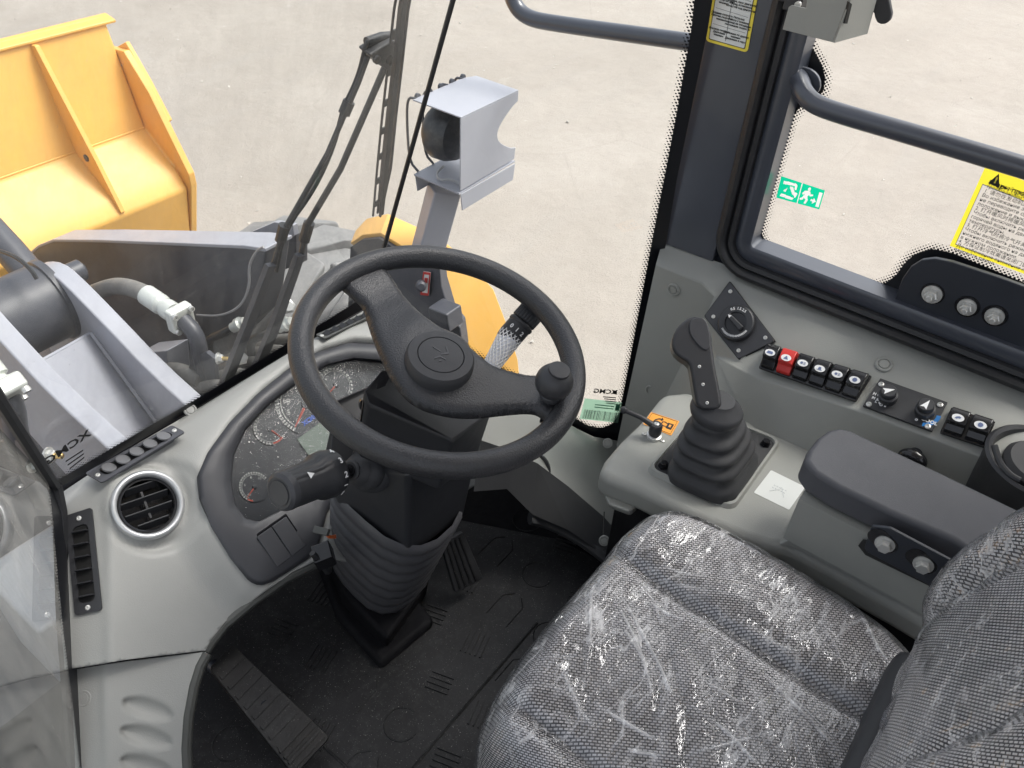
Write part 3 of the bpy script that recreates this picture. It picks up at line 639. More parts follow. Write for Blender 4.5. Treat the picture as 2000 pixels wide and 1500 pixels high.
# ================================================================ GLASS
fg = thing('front_window', 'dusty front window pane behind the steering wheel and dashboard', 'window', (.7, 1.15, FLOOR))
clear = [G(u, v) for u, v in ((-60, 1042), (113, 938), (250, 857), (400, 770), (560, 672), (640, 625), (706, 583), (800, 525), (950, 0), (1020, -300), (-500, -300), (-500, 800))]
outl = [G(u, v) for u, v in ((100, 962), (250, 874), (400, 786), (560, 690), (640, 643), (722, 597), (755, 485), (890, 0), (965, -270), (-270, -270), (-262, 380), (-6, 783))]
pane('pane', outl, clear, GO, (1, 0, 0), (0, -.283, 1), M['glass_front'], fg)
rg = thing('corner_window', 'tall clear right corner pane bordered by a dotted black band', 'window', (1.25, .9, FLOOR), 'corner windows of the cab')
clear = [R(u, v) for u, v in ((820, 0), (640, 485), (640, 550), (722, 580), (770, 598), (838, 636), (890, 668), (940, 697), (1010, 735), (1080, 785), (1125, 818), (1150, 832), (1175, 836), (1196, 828), (1210, 805), (1228, 715), (1270, 490), (1322, 220), (1350, 60), (1390, -320), (860, -320))]
outl = [R(u, v) for u, v in ((887, 0), (752, 485), (712, 590), (765, 615), (838, 652), (890, 684), (940, 712), (1010, 755), (1080, 808), (1125, 845), (1165, 880), (1215, 890), (1300, 480), (1322, 350), (1382, 60), (1428, -230), (960, -250))]
pane('pane', outl, clear, RA, RC-RA, RB-RA, M['glass_right'], rg, ustretch=.62)
lg = thing('corner_window', 'left corner pane with mirror-like reflections beside the dashboard', 'window', (.1, .85, FLOOR), 'corner windows of the cab')
clear = [L(u, v) for u, v in ((-20, 720), (96, 900), (99, 940), (101, 1000), (105, 1200), (118, 1500), (130, 1800), (-500, 1800), (-900, 900), (-260, 380))]
outl = [L(u, v) for u, v in ((-4, 778), (107, 950), (120, 1000), (135, 1300), (152, 1520), (170, 1810), (-510, 1810), (-910, 890), (-270, 370))]
pane('pane', outl, clear, LA, LN.cross(V((0, 0, 1))), (0, 0, 1), M['glass_left'], lg)
def seam(pts, f, r, parent, nm='seam_seal'):
    b = MB(); b.tube([f(u, v) for u, v in pts], r, 8); return b.build(nm, M['rubber'], parent)
seam([(965, -260), (885, 0), (750, 485), (722, 590)], G, .0048, fg)
seam([(-640, -230), (-260, 370), (0, 783), (107, 950)], G, .010, fg)
seam([(107, 950), (117, 1000), (124, 1200), (139, 1400), (146, 1510), (165, 1800)], L, .0125, lg, 'edge_seal')
q = quadmap([G(118, 892), G(172, 862), G(165, 848), G(110, 878)])
def gmark(nm, c, parent, txt, n, k=1):                    # maker's mark printed on the outside, so mirrored from here
    bl, br, tl = c; xd = (bl-br); yd = tl-bl
    text(nm, txt, (br+bl)/2+(tl-bl)*.5-n*.002, xd, yd, k*(tl-bl).length*1.3, M['ink'], parent, space=1.0, bold=.0006)
gmark('maker_mark', (G(112, 894, .001), G(150, 868, .001), G(110, 878, .001)), fg, 'XCMG', GN, .95)
b = MB()
for i in range(3): b.prism([G(128+4*i, 900+i*7-0), G(162+1*i, 878+i*7), G(162+1*i, 880+i*7), G(128+4*i, 902+i*7)], GN*-.0008)
b.build('fine_print', M['ink'], fg, smooth=False)
gmark('maker_mark', (R(1168, 767, -.001), R(1196, 769, -.001), R(1168, 759, -.001)), rg, 'XCMG', RN, 1.1)
b = MB()
for i in range(4): b.prism([R(1178+2*i, 774+i*4, -.001), R(1203, 776+i*4, -.001), R(1203, 777.5+i*4, -.001), R(1178+2*i, 775.5+i*4, -.001)], RN*-.0008)
b.prism([R(1197, 762, -.001), R(1205, 763, -.001), R(1205, 770, -.001), R(1197, 769, -.001)], RN*-.0008)
b.build('fine_print', M['ink'], rg, smooth=False)
bs = thing('barcode_label', 'pale green label with a barcode stuck low on the corner glass', 'label', R(1175, 830))
q = quadmap([R(1132, 818, -.002), R(1207, 826, -.002), R(1216, 786, -.002), R(1142, 778, -.002)])
b = MB(); b.add([q(0, 0), q(1, 0), q(1, 1), q(0, 1)], [(0, 1, 2, 3)]); b.build('label_film', M['mint'], bs, smooth=False)
b = MB(); x = .06
qn = -RN*.0012
while x < .93:
    w_ = random.choice((.006, .009, .015)); b.prism([q(x, .06)+qn, q(x+w_, .06)+qn, q(x+w_, .5)+qn, q(x, .5)+qn], -RN*.0003); x += w_+random.choice((.008, .012, .02))
b.build('barcode', M['ink'], bs, smooth=False)
b = MB()
for i in range(2): b.prism([q(.3, .64+.12*i)+qn, q(.8, .64+.12*i)+qn, q(.8, .68+.12*i)+qn, q(.3, .68+.12*i)+qn], -RN*.0003)
b.prism([q(.84, .6)+qn, q(.95, .6)+qn, q(.95, .92)+qn, q(.84, .92)+qn], -RN*.0003)
b.build('print_line', mat('green_print', (.05, .22, .13), .5), bs, smooth=False)

# ================================================================ CAB FLOOR + footwell
fl_ = MB(); fl_.box((.68, .15, FLOOR-.02), 1.62, 2.1, .04)
tag(fl_.build('floor', M['liner'], smooth=False), kind='structure')
ft = thing('footwell_liner', 'black footwell lining behind the pedals and column', 'lining', (.7, 1.1, FLOOR))
b = MB(); b.add([V((.28, 1.16, FLOOR)), V((1.2, 1.16, FLOOR)), V((1.1, 1.19, -1.14)), V((.32, 1.19, -1.14))], [(0, 1, 2, 3)]); b.build('front_lining', M['liner'], ft, solid=.01)
b = MB(); b.add([V((1.2, 1.16, FLOOR)), V((1.47, .62, FLOOR)), V((1.47, .62, -1.57)), V((1.08, 1.17, -1.28))], [(0, 1, 2, 3)]); b.build('side_lining', M['liner'], ft, solid=.01)
mt_ = thing('floor_mat', 'worn black rubber floor mat with moulded tread blocks and dusty specks', 'mat', (.7, .6, FLOOR))
b = MB(); b.prism([V((x, y, FLOOR+.001)) for x, y in ((.12, -.6), (1.15, -.6), (1.15, .35), (1.12, .62), (.95, .98), (.35, 1.08), (.18, .84))], (0, 0, .008)); b.build('mat_sheet', M['mat'], mt_, bevel=.003)
b = MB(); zt = FLOOR+.0092
def grp(cx, cy, ang, n, l, w, gap):
    c, s_ = math.cos(ang), math.sin(ang); ax = (V((c, s_, 0)), V((-s_, c, 0)), V((0, 0, 1)))
    for k in range(n): b.box(V((cx, cy, zt+.001))+ax[1]*((k-(n-1)/2)*gap), l, w, .003, ax)
for i in range(9):
    for j in range(9):
        x, y = .2+.115*i, .02+.115*j
        if y > 1.0-.5*abs(x-.6): continue
        k = (i*7+j*5) % 4
        if k == 0: grp(x, y, .3, 5, .055, .004, .011)
        elif k == 1: grp(x, y, 1.87, 4, .05, .004, .012)
        elif k == 2:
            r = .035; b.tube([V((x+r*math.cos(a*.3), y+r*math.sin(a*.3), zt)) for a in range(17)], .0013, 5)
        else:
            for e in (-1, 1): b.tube([V((x-.04, y+e*.028, zt)), V((x+.02, y+e*.028, zt)), V((x+.04, y+e*.01, zt))], .0014, 5)
b.tube([V((.2, .52, zt)), V((.9, .52, zt))], .003, 6); b.tube([V((.42, .1, zt)), V((.42, .9, zt))], .003, 6)
b.build('tread_groove', M['mat'], mt_)
rf = thing('unseen_cab_roof', 'pale grey headliner above the cab, out of view, sized and toned to shape the light', 'roof', (.68, -.4, .31))
b = MB(); b.box((.68, -.42, .34), 1.6, 1.75, .05); b.build('headliner', M['headliner'], rf, bevel=.02)  # unseen roof, its size and pale tone set for the light inside
lw = thing('unseen_left_wall', 'dark lower cab side left of the footwell, out of view, added to block light', 'wall', (-.14, -.2, FLOOR))
b = MB(); b.box((-.14, -.3, -1.28), .04, 1.9, .62); b.build('side_sheet', M['darkpanel'], lw, bevel=.005)  # added out of view to keep light from the left off the floor
rw = thing('unseen_rear_wall', 'dark rear cab wall behind the seat, out of view, added to darken the cab', 'wall', (.68, -1.3, FLOOR))
b = MB(); b.box((.68, -1.3, -1.15), 1.6, .06, .9); b.build('lower_wall', M['darkpanel'], rw, bevel=.01)  # added out of view to cut the light inside the cab
# kick plastic on the right with clip and footwell vent
kp = thing('kick_panel', 'dark grey kick panel right of the steering column with a round vent', 'panel', (1.15, .7, FLOOR))
kv = dict(a=P(930, 690, X=1.12), b=R(1000, 745, -.01), c=R(1080, 808, -.01), d=R(1128, 838, -.01), e=R(1160, 853, -.01), f=R(1213, 862, -.012),
          g=P(940, 860, X=.92), h=P(985, 875, X=.98), i=P(1050, 905, X=1.08), j=P(1110, 950, X=1.15), k=P(1180, 1010, X=1.2), l=P(1250, 1090, X=1.24),
          m=P(925, 960, X=.86), n=P(990, 955, X=.95), o=P(1040, 1005, X=1.02), p=P(1110, 1035, X=1.05), q=P(1195, 1095, X=1.08), r=P(1260, 1140, X=1.1))
nm = list(kv); ix = {k: i for i, k in enumerate(nm)}
F_ = lambda s: [tuple(ix[c] for c in w) for w in s.split()]
light = MB(); light.add([kv[k] for k in nm], F_('abhg bcih cdji dekj efLk'.replace('L', 'l')))
light.build('upper_skin', M['trim'], kp, bevel=.01, seg=4, angle=80)
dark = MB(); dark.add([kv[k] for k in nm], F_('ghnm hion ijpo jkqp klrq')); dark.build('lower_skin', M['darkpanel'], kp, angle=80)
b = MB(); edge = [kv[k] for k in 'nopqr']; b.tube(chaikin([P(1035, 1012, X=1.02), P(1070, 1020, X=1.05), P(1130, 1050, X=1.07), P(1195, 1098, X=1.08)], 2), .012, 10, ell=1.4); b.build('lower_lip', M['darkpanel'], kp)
vc = P(1035, 920, X=1.085); va = V((-.62, -.5, .6)).normalized()
b = MB(); b.lathe([(.044, -.03), (.047, .004), (.044, .009), (.038, .006), (.036, -.03)], vc, va, 36); v_ = b.build('vent_ring', M['black'], kp)
b = MB(); b.lathe([(.0355, -.028), (.0355, -.026), (.001, -.026)], vc, va, 30); b.build('vent_core', M['gloss'], v_)
s1 = va.cross(V((0, 0, 1))).normalized(); s2 = s1.cross(va)
b = MB()
for k in (-1, 0, 1): b.box(vc+s2*k*.018-va*.008, .062-abs(k)*.012, .0025, .016, (s1, s2, va))
b.build('vent_blade', M['black'], v_)
for u, v in ((1187, 866), (1180, 1056)):
    clip_button(P(u, v, X=1.28 if v < 900 else 1.075), V((-.6, -.35, .7)), .012, kp, M['trim'])
b = MB(); b.tube([P(1180, 1000, X=1.16), P(1178, 1060, X=1.08)], .0015, 5); b.build('seam', M['ink'], kp)

# ================================================================ RIGHT PILLAR
pl = thing('cab_pillar', 'dark slate steel cab pillar standing right of the corner glass', 'pillar', (1.5, .58, FLOOR))
b = MB(); xs = 1.45
pf = [V((xs, .645, -.96)), V((xs, .52, -.96)), V((xs, .52, .12)), V((xs, .645, .12))]
pf = [P(1296, 476, X=xs), P(1392, 512, X=xs), P(1517, 0, X=xs), P(1384, 0, X=xs)]
d_ = (pf[3]-pf[0]); pf[3] = pf[0]+d_*1.5; pf[2] = pf[1]+(pf[2]-pf[1])*1.5
b.prism(pf, (.10, .0, 0)); b.build('box_section', M['steel'], pl, bevel=.003, seg=3)
b = MB(); b.prism([V((1.468, .66, -.98)), V((1.468, .456, -.98)), V((1.468, .456, -.86)), V((1.468, .66, -.86))], (.02, 0, 0)); b.build('corner_gusset', M['steel_dark'], pl)
ws = thing('warning_label', 'white table label with a yellow border stuck on the cab pillar', 'label', P(1420, 90, X=xs))
q = quadmap([P(1378, 80, X=xs-.0015), P(1460, 103, X=xs-.0015), P(1489, -55, X=xs-.0015), P(1404, -85, X=xs-.0015)])
def rrect(x0, y0, x1, y1, r, rx=None, n=5):
    rx = rx or r; o = []
    for cx, cy, a in ((x1-rx, y1-r, 0), (x0+rx, y1-r, 90), (x0+rx, y0+r, 180), (x1-rx, y0+r, 270)):
        o += [(cx+rx*math.cos(math.radians(a+90*k/n)), cy+r*math.sin(math.radians(a+90*k/n))) for k in range(n+1)]
    return o
flat('border', [rrect(0, 0, 1, 1, .05, .09)], q, M['yel_st'], ws, .0002)
flat('border_line', [rrect(.07, .035, .93, .965, .02, .03)], q, M['ink'], ws, .0007, .0002)
flat('table_field', [rrect(.085, .045, .915, .955, .02, .03)], q, M['paper'], ws, .0011, .0002)
ln = [rect(.12, y, .88, y+.003) for y in (.235, .43, .625)]+[rect(.10, .08, .106, .9)][:0]+[rect(.46, .07, .468, .625)]
flat('table_line', ln, q, M['ink'], ws, .0015, .0002)
xd, yd = q(1, 0)-q(0, 0), q(0, 1)-q(0, 0); qn = xd.cross(yd).normalized()
text('title_text', 'Рациональный режим двигателя', q(.5, .68)+qn*.0016, xd, yd, .0062, M['ink'], ws, bold=.0001)
text('title_text', '发动机额定转速标准', q(.5, .75)+qn*.0016, xd, yd, .0085, M['ink'], ws, bold=.0002)
text('table_text', 'Низкая скорость\nПосле пуска двиг.\nмашины', q(.29, .545)+qn*.0016, xd, yd, .0046, M['ink'], ws, bold=.0001)
text('table_text', 'Средняя скорость\nРабочая скорость\nмашины', q(.29, .345)+qn*.0016, xd, yd, .0046, M['ink'], ws, bold=.0001)
text('table_text', 'Высокая скорость\nДвижение\nмашины', q(.29, .15)+qn*.0016, xd, yd, .0046, M['ink'], ws, bold=.0001)
text('table_text', 'Прогрев, пуск двигателя\nПеред остановкой\nХолостой ход двигателя', q(.68, .545)+qn*.0016, xd, yd, .0046, M['ink'], ws, bold=.0001)
text('table_text', 'Погрузка\nРабота с ковшом\nпереезд на площадке\nпостоянная скорость', q(.68, .335)+qn*.0016, xd, yd, .0046, M['ink'], ws, bold=.0001)
text('table_text', 'Движение по дороге\nмашины\nДвижение в гору', q(.68, .15)+qn*.0016, xd, yd, .0046, M['ink'], ws, bold=.0001)

# ================================================================ SIDE WINDOW: frame, seal, glass
sw = thing('side_window', 'right side window with dark steel frame, rubber seal and dotted glass border', 'window', (1.5, .1, FLOOR))
def swp(path, prof, nm, m):
    """path in (Y,Z) running down the pillar then back along the sill; profile rows (distance towards window, X)"""
    n = len(path); vs = []; fs = []; k = len(prof)
    for i, (y, z) in enumerate(path):
        a = V(path[max(i-1, 0)]); c = V(path[min(i+1, n-1)]); t = (c-a).normalized(); nr = V((t.y, -t.x)) ; nr = V((-t.y, t.x))
        vs += [V((x, y+nr.x*s_, z+nr.y*s_)) for s_, x in prof]
    for i in range(n-1): fs += [(i*k+j, i*k+j+1, (i+1)*k+j+1, (i+1)*k+j) for j in range(k-1)]
    return mesh(nm, vs, fs, m, sw, angle=50)
def corner(y0, z0, r, ztop=.15, yend=-.75, n=8):          # outer corner of the L, front-bottom
    p = [(y0, ztop)]
    p += [(y0-r+r*math.cos(a), z0+r-r*math.sin(a)) for a in [math.pi/2*k/n for k in range(n+1)]]
    return p+[(yend, z0)]
# orientation: moving down (t=(0,-1)) the window lies at -Y: nr=(-ty,tx)=(1,0) -> use negative distances
pth = [(y, z) for y, z in corner(.522, -.927, .08)]
def off(pr): return [(-s_, x) for s_, x in pr]
swp(pth, off([(-.004, 1.46), (0, 1.44), (.006, 1.432), (.014, 1.430), (.020, 1.436), (.022, 1.45)]), 'rubber_seal', M['rubber'])
swp(pth, off([(.021, 1.455), (.022, 1.444), (.028, 1.438), (.036, 1.441), (.038, 1.455)]), 'seal_bead', M['rubber'])
swp(pth, off([(.034, 1.47), (.036, 1.452), (.040, 1.449), (.066, 1.449), (.070, 1.452), (.0705, 1.463), (.0715, 1.497)]), 'steel_frame', M['steel'])
gp = [(1.52)]
XG = 1.496
clr = [P(u, v, X=XG) for u, v in ((1566, -300), (1582, 0), (1580, 75), (1590, 100), (1603, 122), (1612, 150), (1608, 182), (1588, 200), (1562, 208), (1547, 232), (1527, 300), (1494, 420), (1487, 452), (1495, 478), (1520, 498), (1560, 513), (1620, 533), (1672, 552), (1705, 557), (1730, 553), (1750, 538), (1768, 512), (1790, 494), (1822, 486), (1860, 494), (2000, 552), (2300, 690), (2700, 300), (2500, -500))]
gv_ = [P(1472-30, 492, X=XG), P(1540, -400, X=XG)]
otl = [V((XG, .5, -.93)), V((XG, -1.0, -.93)), V((XG, -1.0, .2)), V((XG, .5, .2))]
pane('glass', otl, clr, (XG, 0, 0), (0, -1, 0), (0, 0, 1), M['glass_side'], sw)
# emergency exit sticker
es = thing('emergency_exit_sign', 'green exit sign with running figure and broken window symbol on the side glass', 'sign', P(1560, 400, X=XG-.003))
q = quadmap([P(1516, 386, X=XG-.003), P(1600, 409, X=XG-.003), P(1611, 372, X=XG-.003), P(1526, 344, X=XG-.003)])
sy_ = dict(divider=[rect(.485, 0, .502, 1)],
  window_symbol=[[(.08, .84), (.36, .88), (.40, .82), (.40, .58), (.36, .58), (.355, .76), (.08, .70)], [(.07, .12), (.36, .08), (.39, .2), (.09, .26)], [(.24, .66), (.31, .70), (.43, .3), (.34, .34)], [(.3, .5), (.45, .46), (.41, .2), (.36, .38)], [(.12, .4), (.2, .58), (.17, .36)]],
  running_figure=[circ(.675, .82, .03, 12, .09), [(.60, .70), (.67, .74), (.71, .62), (.66, .40), (.61, .42), (.59, .58)], [(.66, .70), (.72, .50), (.79, .56), (.78, .63), (.73, .60), (.70, .74)], [(.60, .72), (.54, .54), (.57, .48), (.63, .62)], [(.61, .48), (.67, .46), (.70, .3), (.67, .06), (.63, .10), (.655, .28), (.60, .36)], [(.62, .48), (.59, .26), (.53, .20), (.52, .28), (.57, .36), (.59, .48)]],
  arrow=[[(.76, .40), (.82, .38), (.82, .48), (.88, .33), (.81, .18), (.81, .28), (.76, .30)]], door_symbol=[rect(.90, .10, .975, .84)])
nx_, ny_ = 110, 44; cells = {k: [] for k in sy_}; green = []
for i in range(nx_):
    for j in range(ny_):
        pc = ((i+.5)/nx_, (j+.5)/ny_); hit = None
        for k, pl_ in sy_.items():
            if any(sdist(pc, g_) < 0 for g_ in pl_): hit = k; break
        (green if hit is None else cells[hit]).append(rect(i/nx_, j/ny_, (i+1)/nx_, (j+1)/ny_))
flat('green_field', green, q, M['green_film'], es, 0)
for k, c_ in cells.items(): flat(k, c_, q, M['white_film'], es, 0)
# yellow precaution notice
yn = thing('notice_sticker', 'yellow bordered notice full of small print on the side glass', 'sticker', P(1900, 480, X=XG-.003))
q = quadmap([P(1855, 480, X=XG-.003), P(2043, 551, X=XG-.003), P(2118, 402, X=XG-.003), P(1926, 322, X=XG-.003)])
flat('border', [rect(0, .04, .045, .80), rect(.955, .04, 1, .80), rect(0, 0, 1, .04), rect(0, .80, 1, 1)], q, M['yellow_film'], yn, 0, .0004)
flat('border_line', [rect(.045, .04, .050, .80), rect(.95, .04, .955, .80), rect(.045, .04, .955, .047), rect(.045, .793, .955, .80)], q, M['ink'], yn, .0006, .0002)
flat('warning_triangle', [[(.09, .83), (.21, .83), (.15, .97)]], q, M['ink'], yn, .0009)
xd, yd = q(1, 0)-q(0, 0), q(0, 1)-q(0, 0); qn = xd.cross(yd).normalized()
text('triangle_mark', '!', q(.15, .89)+qn*.0016, xd, yd, .014, M['yel_st'], yn, bold=.0006)
text('heading_text', 'Меры предосторожности', q(.56, .875)+qn*.0013, xd, yd, .0115, M['ink'], yn, bold=.0003)
body = ('В данной системе применяется хладагент R134a и\nтребованиям экологичности.\n1. 请勿在发动机运转时检修空调系统请注意\nВо избежание замерзания испарителя в режиме охл.\nне переводите одновременно выключатель правый\nположение и выключатель регулировки воздуха.\n2. 打开暖风时将暖风水阀打开调节风量开关\nЧтобы включить режим обогрева, включите регулятор\nгорячей воды на двигателе и в нужном положении\nтемпературы.\n3. 打开冷气时将冷气开关打开调节风量开关关\nЧтобы включить режим охлаждения, сначала включите\nнижнего водяного на двигателе и включите регулятор\nв нужном положении.\n4. 为保证制冷效果请关闭门窗\nДо избежания снижения эффективности охлаждения\nзакройте двери.')
text('small_print', body, q(.075, .42)+qn*.0013, xd, yd, .0088, M['ink'], yn, 'LEFT', line=.93)
# grab rail
gr = thing('grab_rail', 'dark grab rail running across the side window from a round flange', 'grab rail', P(1570, 165, X=1.47))
b = MB(); rp = [P(1556, 148, X=1.475), P(1562, 158, X=1.455), P(1568, 180, X=1.43), P(1588, 203, X=1.415), P(1640, 222, X=1.41), P(1760, 256, X=1.405), P(2000, 327, X=1.40), P(2400, 450, X=1.40)]
b.tube(chaikin(rp, 3), .0165, 24); b.build('rail', M['steel'], gr)
b = MB(); fp = [P(u, v, X=1.468) for u, v in ((1545, 190), (1549, 150), (1558, 130), (1578, 132), (1596, 145), (1603, 165), (1598, 182), (1580, 192))]
b.prism(chaikin(fp, 1, True), (.007, 0, 0)); b.build('flange', M['steel'], gr, bevel=.0015)
# hinge plate with three bolts
hp = thing('hinge_plate', 'dark steel plate with three zinc bolts on the window sill', 'bracket', P(1880, 640, X=1.46))
HX = 1.462
b = MB(); o_ = [P(u, v, X=HX) for u, v in ((1745, 592), (1762, 545), (1778, 522), (1800, 508), (1826, 505), (1860, 512), (1960, 545), (2060, 582), (2100, 640), (2080, 745))]
b.prism(o_, (.010, 0, 0)); b.build('plate', M['steel_dark'], hp, bevel=.002)
for i, (u, v) in enumerate(((1821, 574), (1889, 599), (1943, 617))):
    c = P(u, v, X=HX-.001); b = MB(); b.lathe([(.021, 0), (.0205, .0012), (.001, .0012)], c+V((.001, 0, 0)), (-1, 0, 0), 28); b.build('bolt_recess', M['gloss'], hp)
    bolt('bolt', c-V((.001, 0, 0)), (-1, .0, .05), .0105 if i else .0115, M['zinc'], hp)
b = MB(); b.tube([P(1750, 594, X=HX-.002), P(2000, 693, X=HX-.002), P(2080, 730, X=HX-.002)], .004, 6); b.build('weld_bead', M['steel'], hp)
# grey latch box at top
bx = thing('latch_box', 'grey folded sheet metal latch box with a black lever at the top edge', 'latch', P(1626, 83, X=1.38))
mg = M['trim']
b = MB(); b.prism([P(u, v, X=1.385) for u, v in ((1540, 14), (1546, 10), (1574, 16), (1577, -10), (1600, -120), (1700, -120), (1658, 0), (1626, 83), (1528, 58))], (.003, 0, 0)); b.build('front_sheet', mg, bx, bevel=.001)
A_, B_, C_, D_ = P(1626, 83, X=1.385), P(1692, 65, X=1.455), P(1706, 12, X=1.458), P(1658, 0, X=1.385)
up_ = (D_-A_); nn = (B_-A_).cross(up_).normalized()
b = MB(); b.prism([A_, B_, B_+(C_-B_)*3, A_+up_*3], nn*.003); b.build('side_sheet', mg, bx, bevel=.001)
b = MB(); s0 = P(1648, 43, X=1.405); s1_ = P(1659, 4, X=1.405)
b.prism([PP(1645, 44, A_, nn), PP(1651, 44, A_, nn), PP(1660, 6, A_, nn), PP(1655, 2, A_, nn)], nn*(-.0015 if nn.dot(V((-1, -1, .5))) < 0 else .0045)); b.build('slot', M['ink'], bx)
b = MB(); b.prism([P(u, v, X=1.47) for u, v in ((1682, 18), (1706, 24), (1708, 34), (1712, 44), (1720, 48), (1730, 47), (1738, 40), (1741, 28), (1736, 0), (1728, -40), (1690, -40))], (.012, 0, 0)); b.build('lever', M['matte'], bx, bevel=.003, seg=3)
b = MB(); b.box(P(1556, 0, X=1.42), .03, .03, .03); b.lathe([(.02, 0), (.02, .03)], P(1535, -2, X=1.43), (0, 0, 1), 20); b.build('latch_body', M['black'], bx, bevel=.002)
b = MB(); b.lathe([(.005, 0), (.005, .006)], P(1560, 8, X=1.4), (-1, 0, 0), 10); b.build('latch_screw', M['zinc'], bx)

# ================================================================ RIGHT TRIM PANEL
tp = thing('side_trim_panel', 'grey green moulded side trim below the side window with stepped switch ledge', 'trim panel', (1.4, .3, FLOOR))
ZC = -1.12
tv = dict(a=(1293, 474, 1.455), b=(1395, 509, 1.455), c=(1412, 515, 1.455), d=(1432, 531, 1.455), e=(1540, 580, 1.455), f=(1740, 658, 1.455), g=(2010, 769, 1.455), G=(2300, 890, 1.455),
          A=(1281, 517, 1.405), B=(1370, 553, 1.405), C=(1398, 579, 1.41), D=(1436, 547, 1.44), E=(1540, 594, 1.435), F=(1735, 680, 1.43), g2=(2010, 803, 1.425), G2=(2300, 935, 1.42),
          h=(1377, 619, 1.385), w=(1443, 705, 1.335), i=(1516, 669, 1.378), j=(1740, 748, 1.37), k=(2010, 845, 1.365), K=(2300, 950, 1.36),
          l=(1400, 697, 1.335), m=(1480, 738, 1.305), n=(1688, 806, 1.30), o=(1922, 894, 1.295), O=(2250, 1020, 1.29), t=(1290, 800, 1.385), u=(1204, 870, 1.40), u3=(1230, 960, 1.40))
pts = {k: P(x[0], x[1], X=x[2]) for k, x in tv.items()}
for k, uv_ in dict(p=(1350, 795), q=(1473, 846), r=(1575, 890), s=(1900, 1035), S=(2200, 1165)).items(): pts[k] = P(*uv_, Z=ZC-.01)
nm = list(pts); ix = {k: i for i, k in enumerate(nm)}
fc = ['a b B A', 'b c d D C B', 'd e E D', 'e f F E', 'f g g2 F', 'g G G2 g2', 'D E F j i', 'F g2 k j', 'g2 G2 K k', 'C D i w h', 'w i j n m l', 'j k o n', 'k K O o', 'A B C h t u', 'h w l p t', 'l m q p', 'm n r q', 'n o s r', 'o O S s', 'u t p u3']
b = MB(); b.add([pts[k] for k in nm], [tuple(ix[c] for c in f.split()) for f in fc])
b.build('panel', M['trim'], tp, bevel=.007, seg=4)
b = MB(); b.prism([V((1.46, .66, FLOOR)), V((1.46, -.8, FLOOR)), V((1.46, -.8, -.93)), V((1.46, .66, -.93))], (.01, 0, 0)); b.build('wall_sheet', M['darkpanel'], tp)
fn = lambda a, b_, c: (pts[b_]-pts[a]).cross(pts[c]-pts[a]).normalized()
def facing(n): return n if n.dot(V((-.6, -.4, .6))) > 0 else -n
n_left = facing(fn('A', 'B', 'u')); n_up = facing(fn('E', 'F', 'j')); n_led = facing(fn('i', 'j', 'n')); n_dial = facing(fn('C', 'D', 'i'))
clip_button(PP(1316, 565, pts['A'], n_left), n_left, .0145, tp, M['trim'])
clip_button(PP(1272, 762, pts['A'], n_left), n_left, .0145, tp, M['trim'])
clip_button(PP(1726, 713, pts['j'], n_up)+n_up*.001, n_up, .0155, tp, M['trim'])
# rotary control
rd = thing('rotary_switch', 'round black dial on a diamond shaped dark grey plate', 'rotary switch', PP(1445, 630, pts['i'], n_dial))
do = pts['i']
dq = [PP(u, v, do, n_dial) for u, v in ((1427, 552), (1514, 667), (1444, 702), (1378, 619))]
dc = sum(dq, V((0, 0, 0)))/4
def rounded(q_, k=.10, it=2):
    o = []
    n = len(q_)
    for i in range(n):
        a, c, d = q_[i-1], q_[i], q_[(i+1) % n]; o += chaikin([c+(a-c)*k, c, c+(d-c)*k], it)[0:]
    return o
b = MB(); b.prism([p+n_dial*.004 for p in rounded(dq, .08)], n_dial*.003); b.build('plate', M['hood'], rd, bevel=.001)
b = MB(); b.prism([p+n_dial*.001+(p-dc)*.035 for p in rounded(dq, .08)], n_dial*.003); b.build('gasket', M['ink'], rd)
for u, v in ((1428, 571), (1395, 620), (1496, 661), (1444, 686)): screw(PP(u, v, do, n_dial)+n_dial*.007, n_dial, .0042, rd)
kc = PP(1441, 634, do, n_dial)+n_dial*.007
b = MB(); b.lathe([(.037, 0), (.0375, .008), (.036, .013), (.034, .0145), (.022, .0145), (.0215, .010), (.001, .010)], kc, n_dial, 48); b.build('dial_ring', M['black'], rd)
ux = n_dial.cross(V((0, 1, 0))).normalized(); ux = -ux if ux.x > 0 else ux        # in-plane axes
dx_ = (PP(1500, 655, do, n_dial)-PP(1400, 612, do, n_dial)).normalized(); dy_ = n_dial.cross(dx_)
if (PP(1441, 600, do, n_dial)-kc).dot(dy_) < 0: dy_ = -dy_
g1 = (PP(1427, 611, do, n_dial)-PP(1468, 656, do, n_dial)).normalized(); g2 = n_dial.cross(g1)
b = MB(); b.prism([kc+n_dial*.010+g1*a+g2*c for a, c in ((.021, -.004), (.021, .004), (-.021, .006), (-.021, -.006))], n_dial*.016)
kn = b.build('grip_bar', M['black'], rd, bevel=.0025, seg=3)
b = MB(); b.prism([kc+n_dial*.0262+g1*a+g2*c for a, c in ((.019, -.0), (.012, .0035), (.012, -.0035))], n_dial*.0004); b.build('pointer', M['white'], kn, smooth=False)
for ang, tx in ((128, '0.5'), (102, '1.5'), (80, '2.5')):
    a = math.radians(ang); p = kc+n_dial*.0147+(dx_*math.cos(a)+dy_*math.sin(a))*.0285; text('dial_number', tx, p, dx_*math.sin(a)-dy_*math.cos(a), dx_*math.cos(a)+dy_*math.sin(a), .0075, M['white'], rd, bold=.0002)
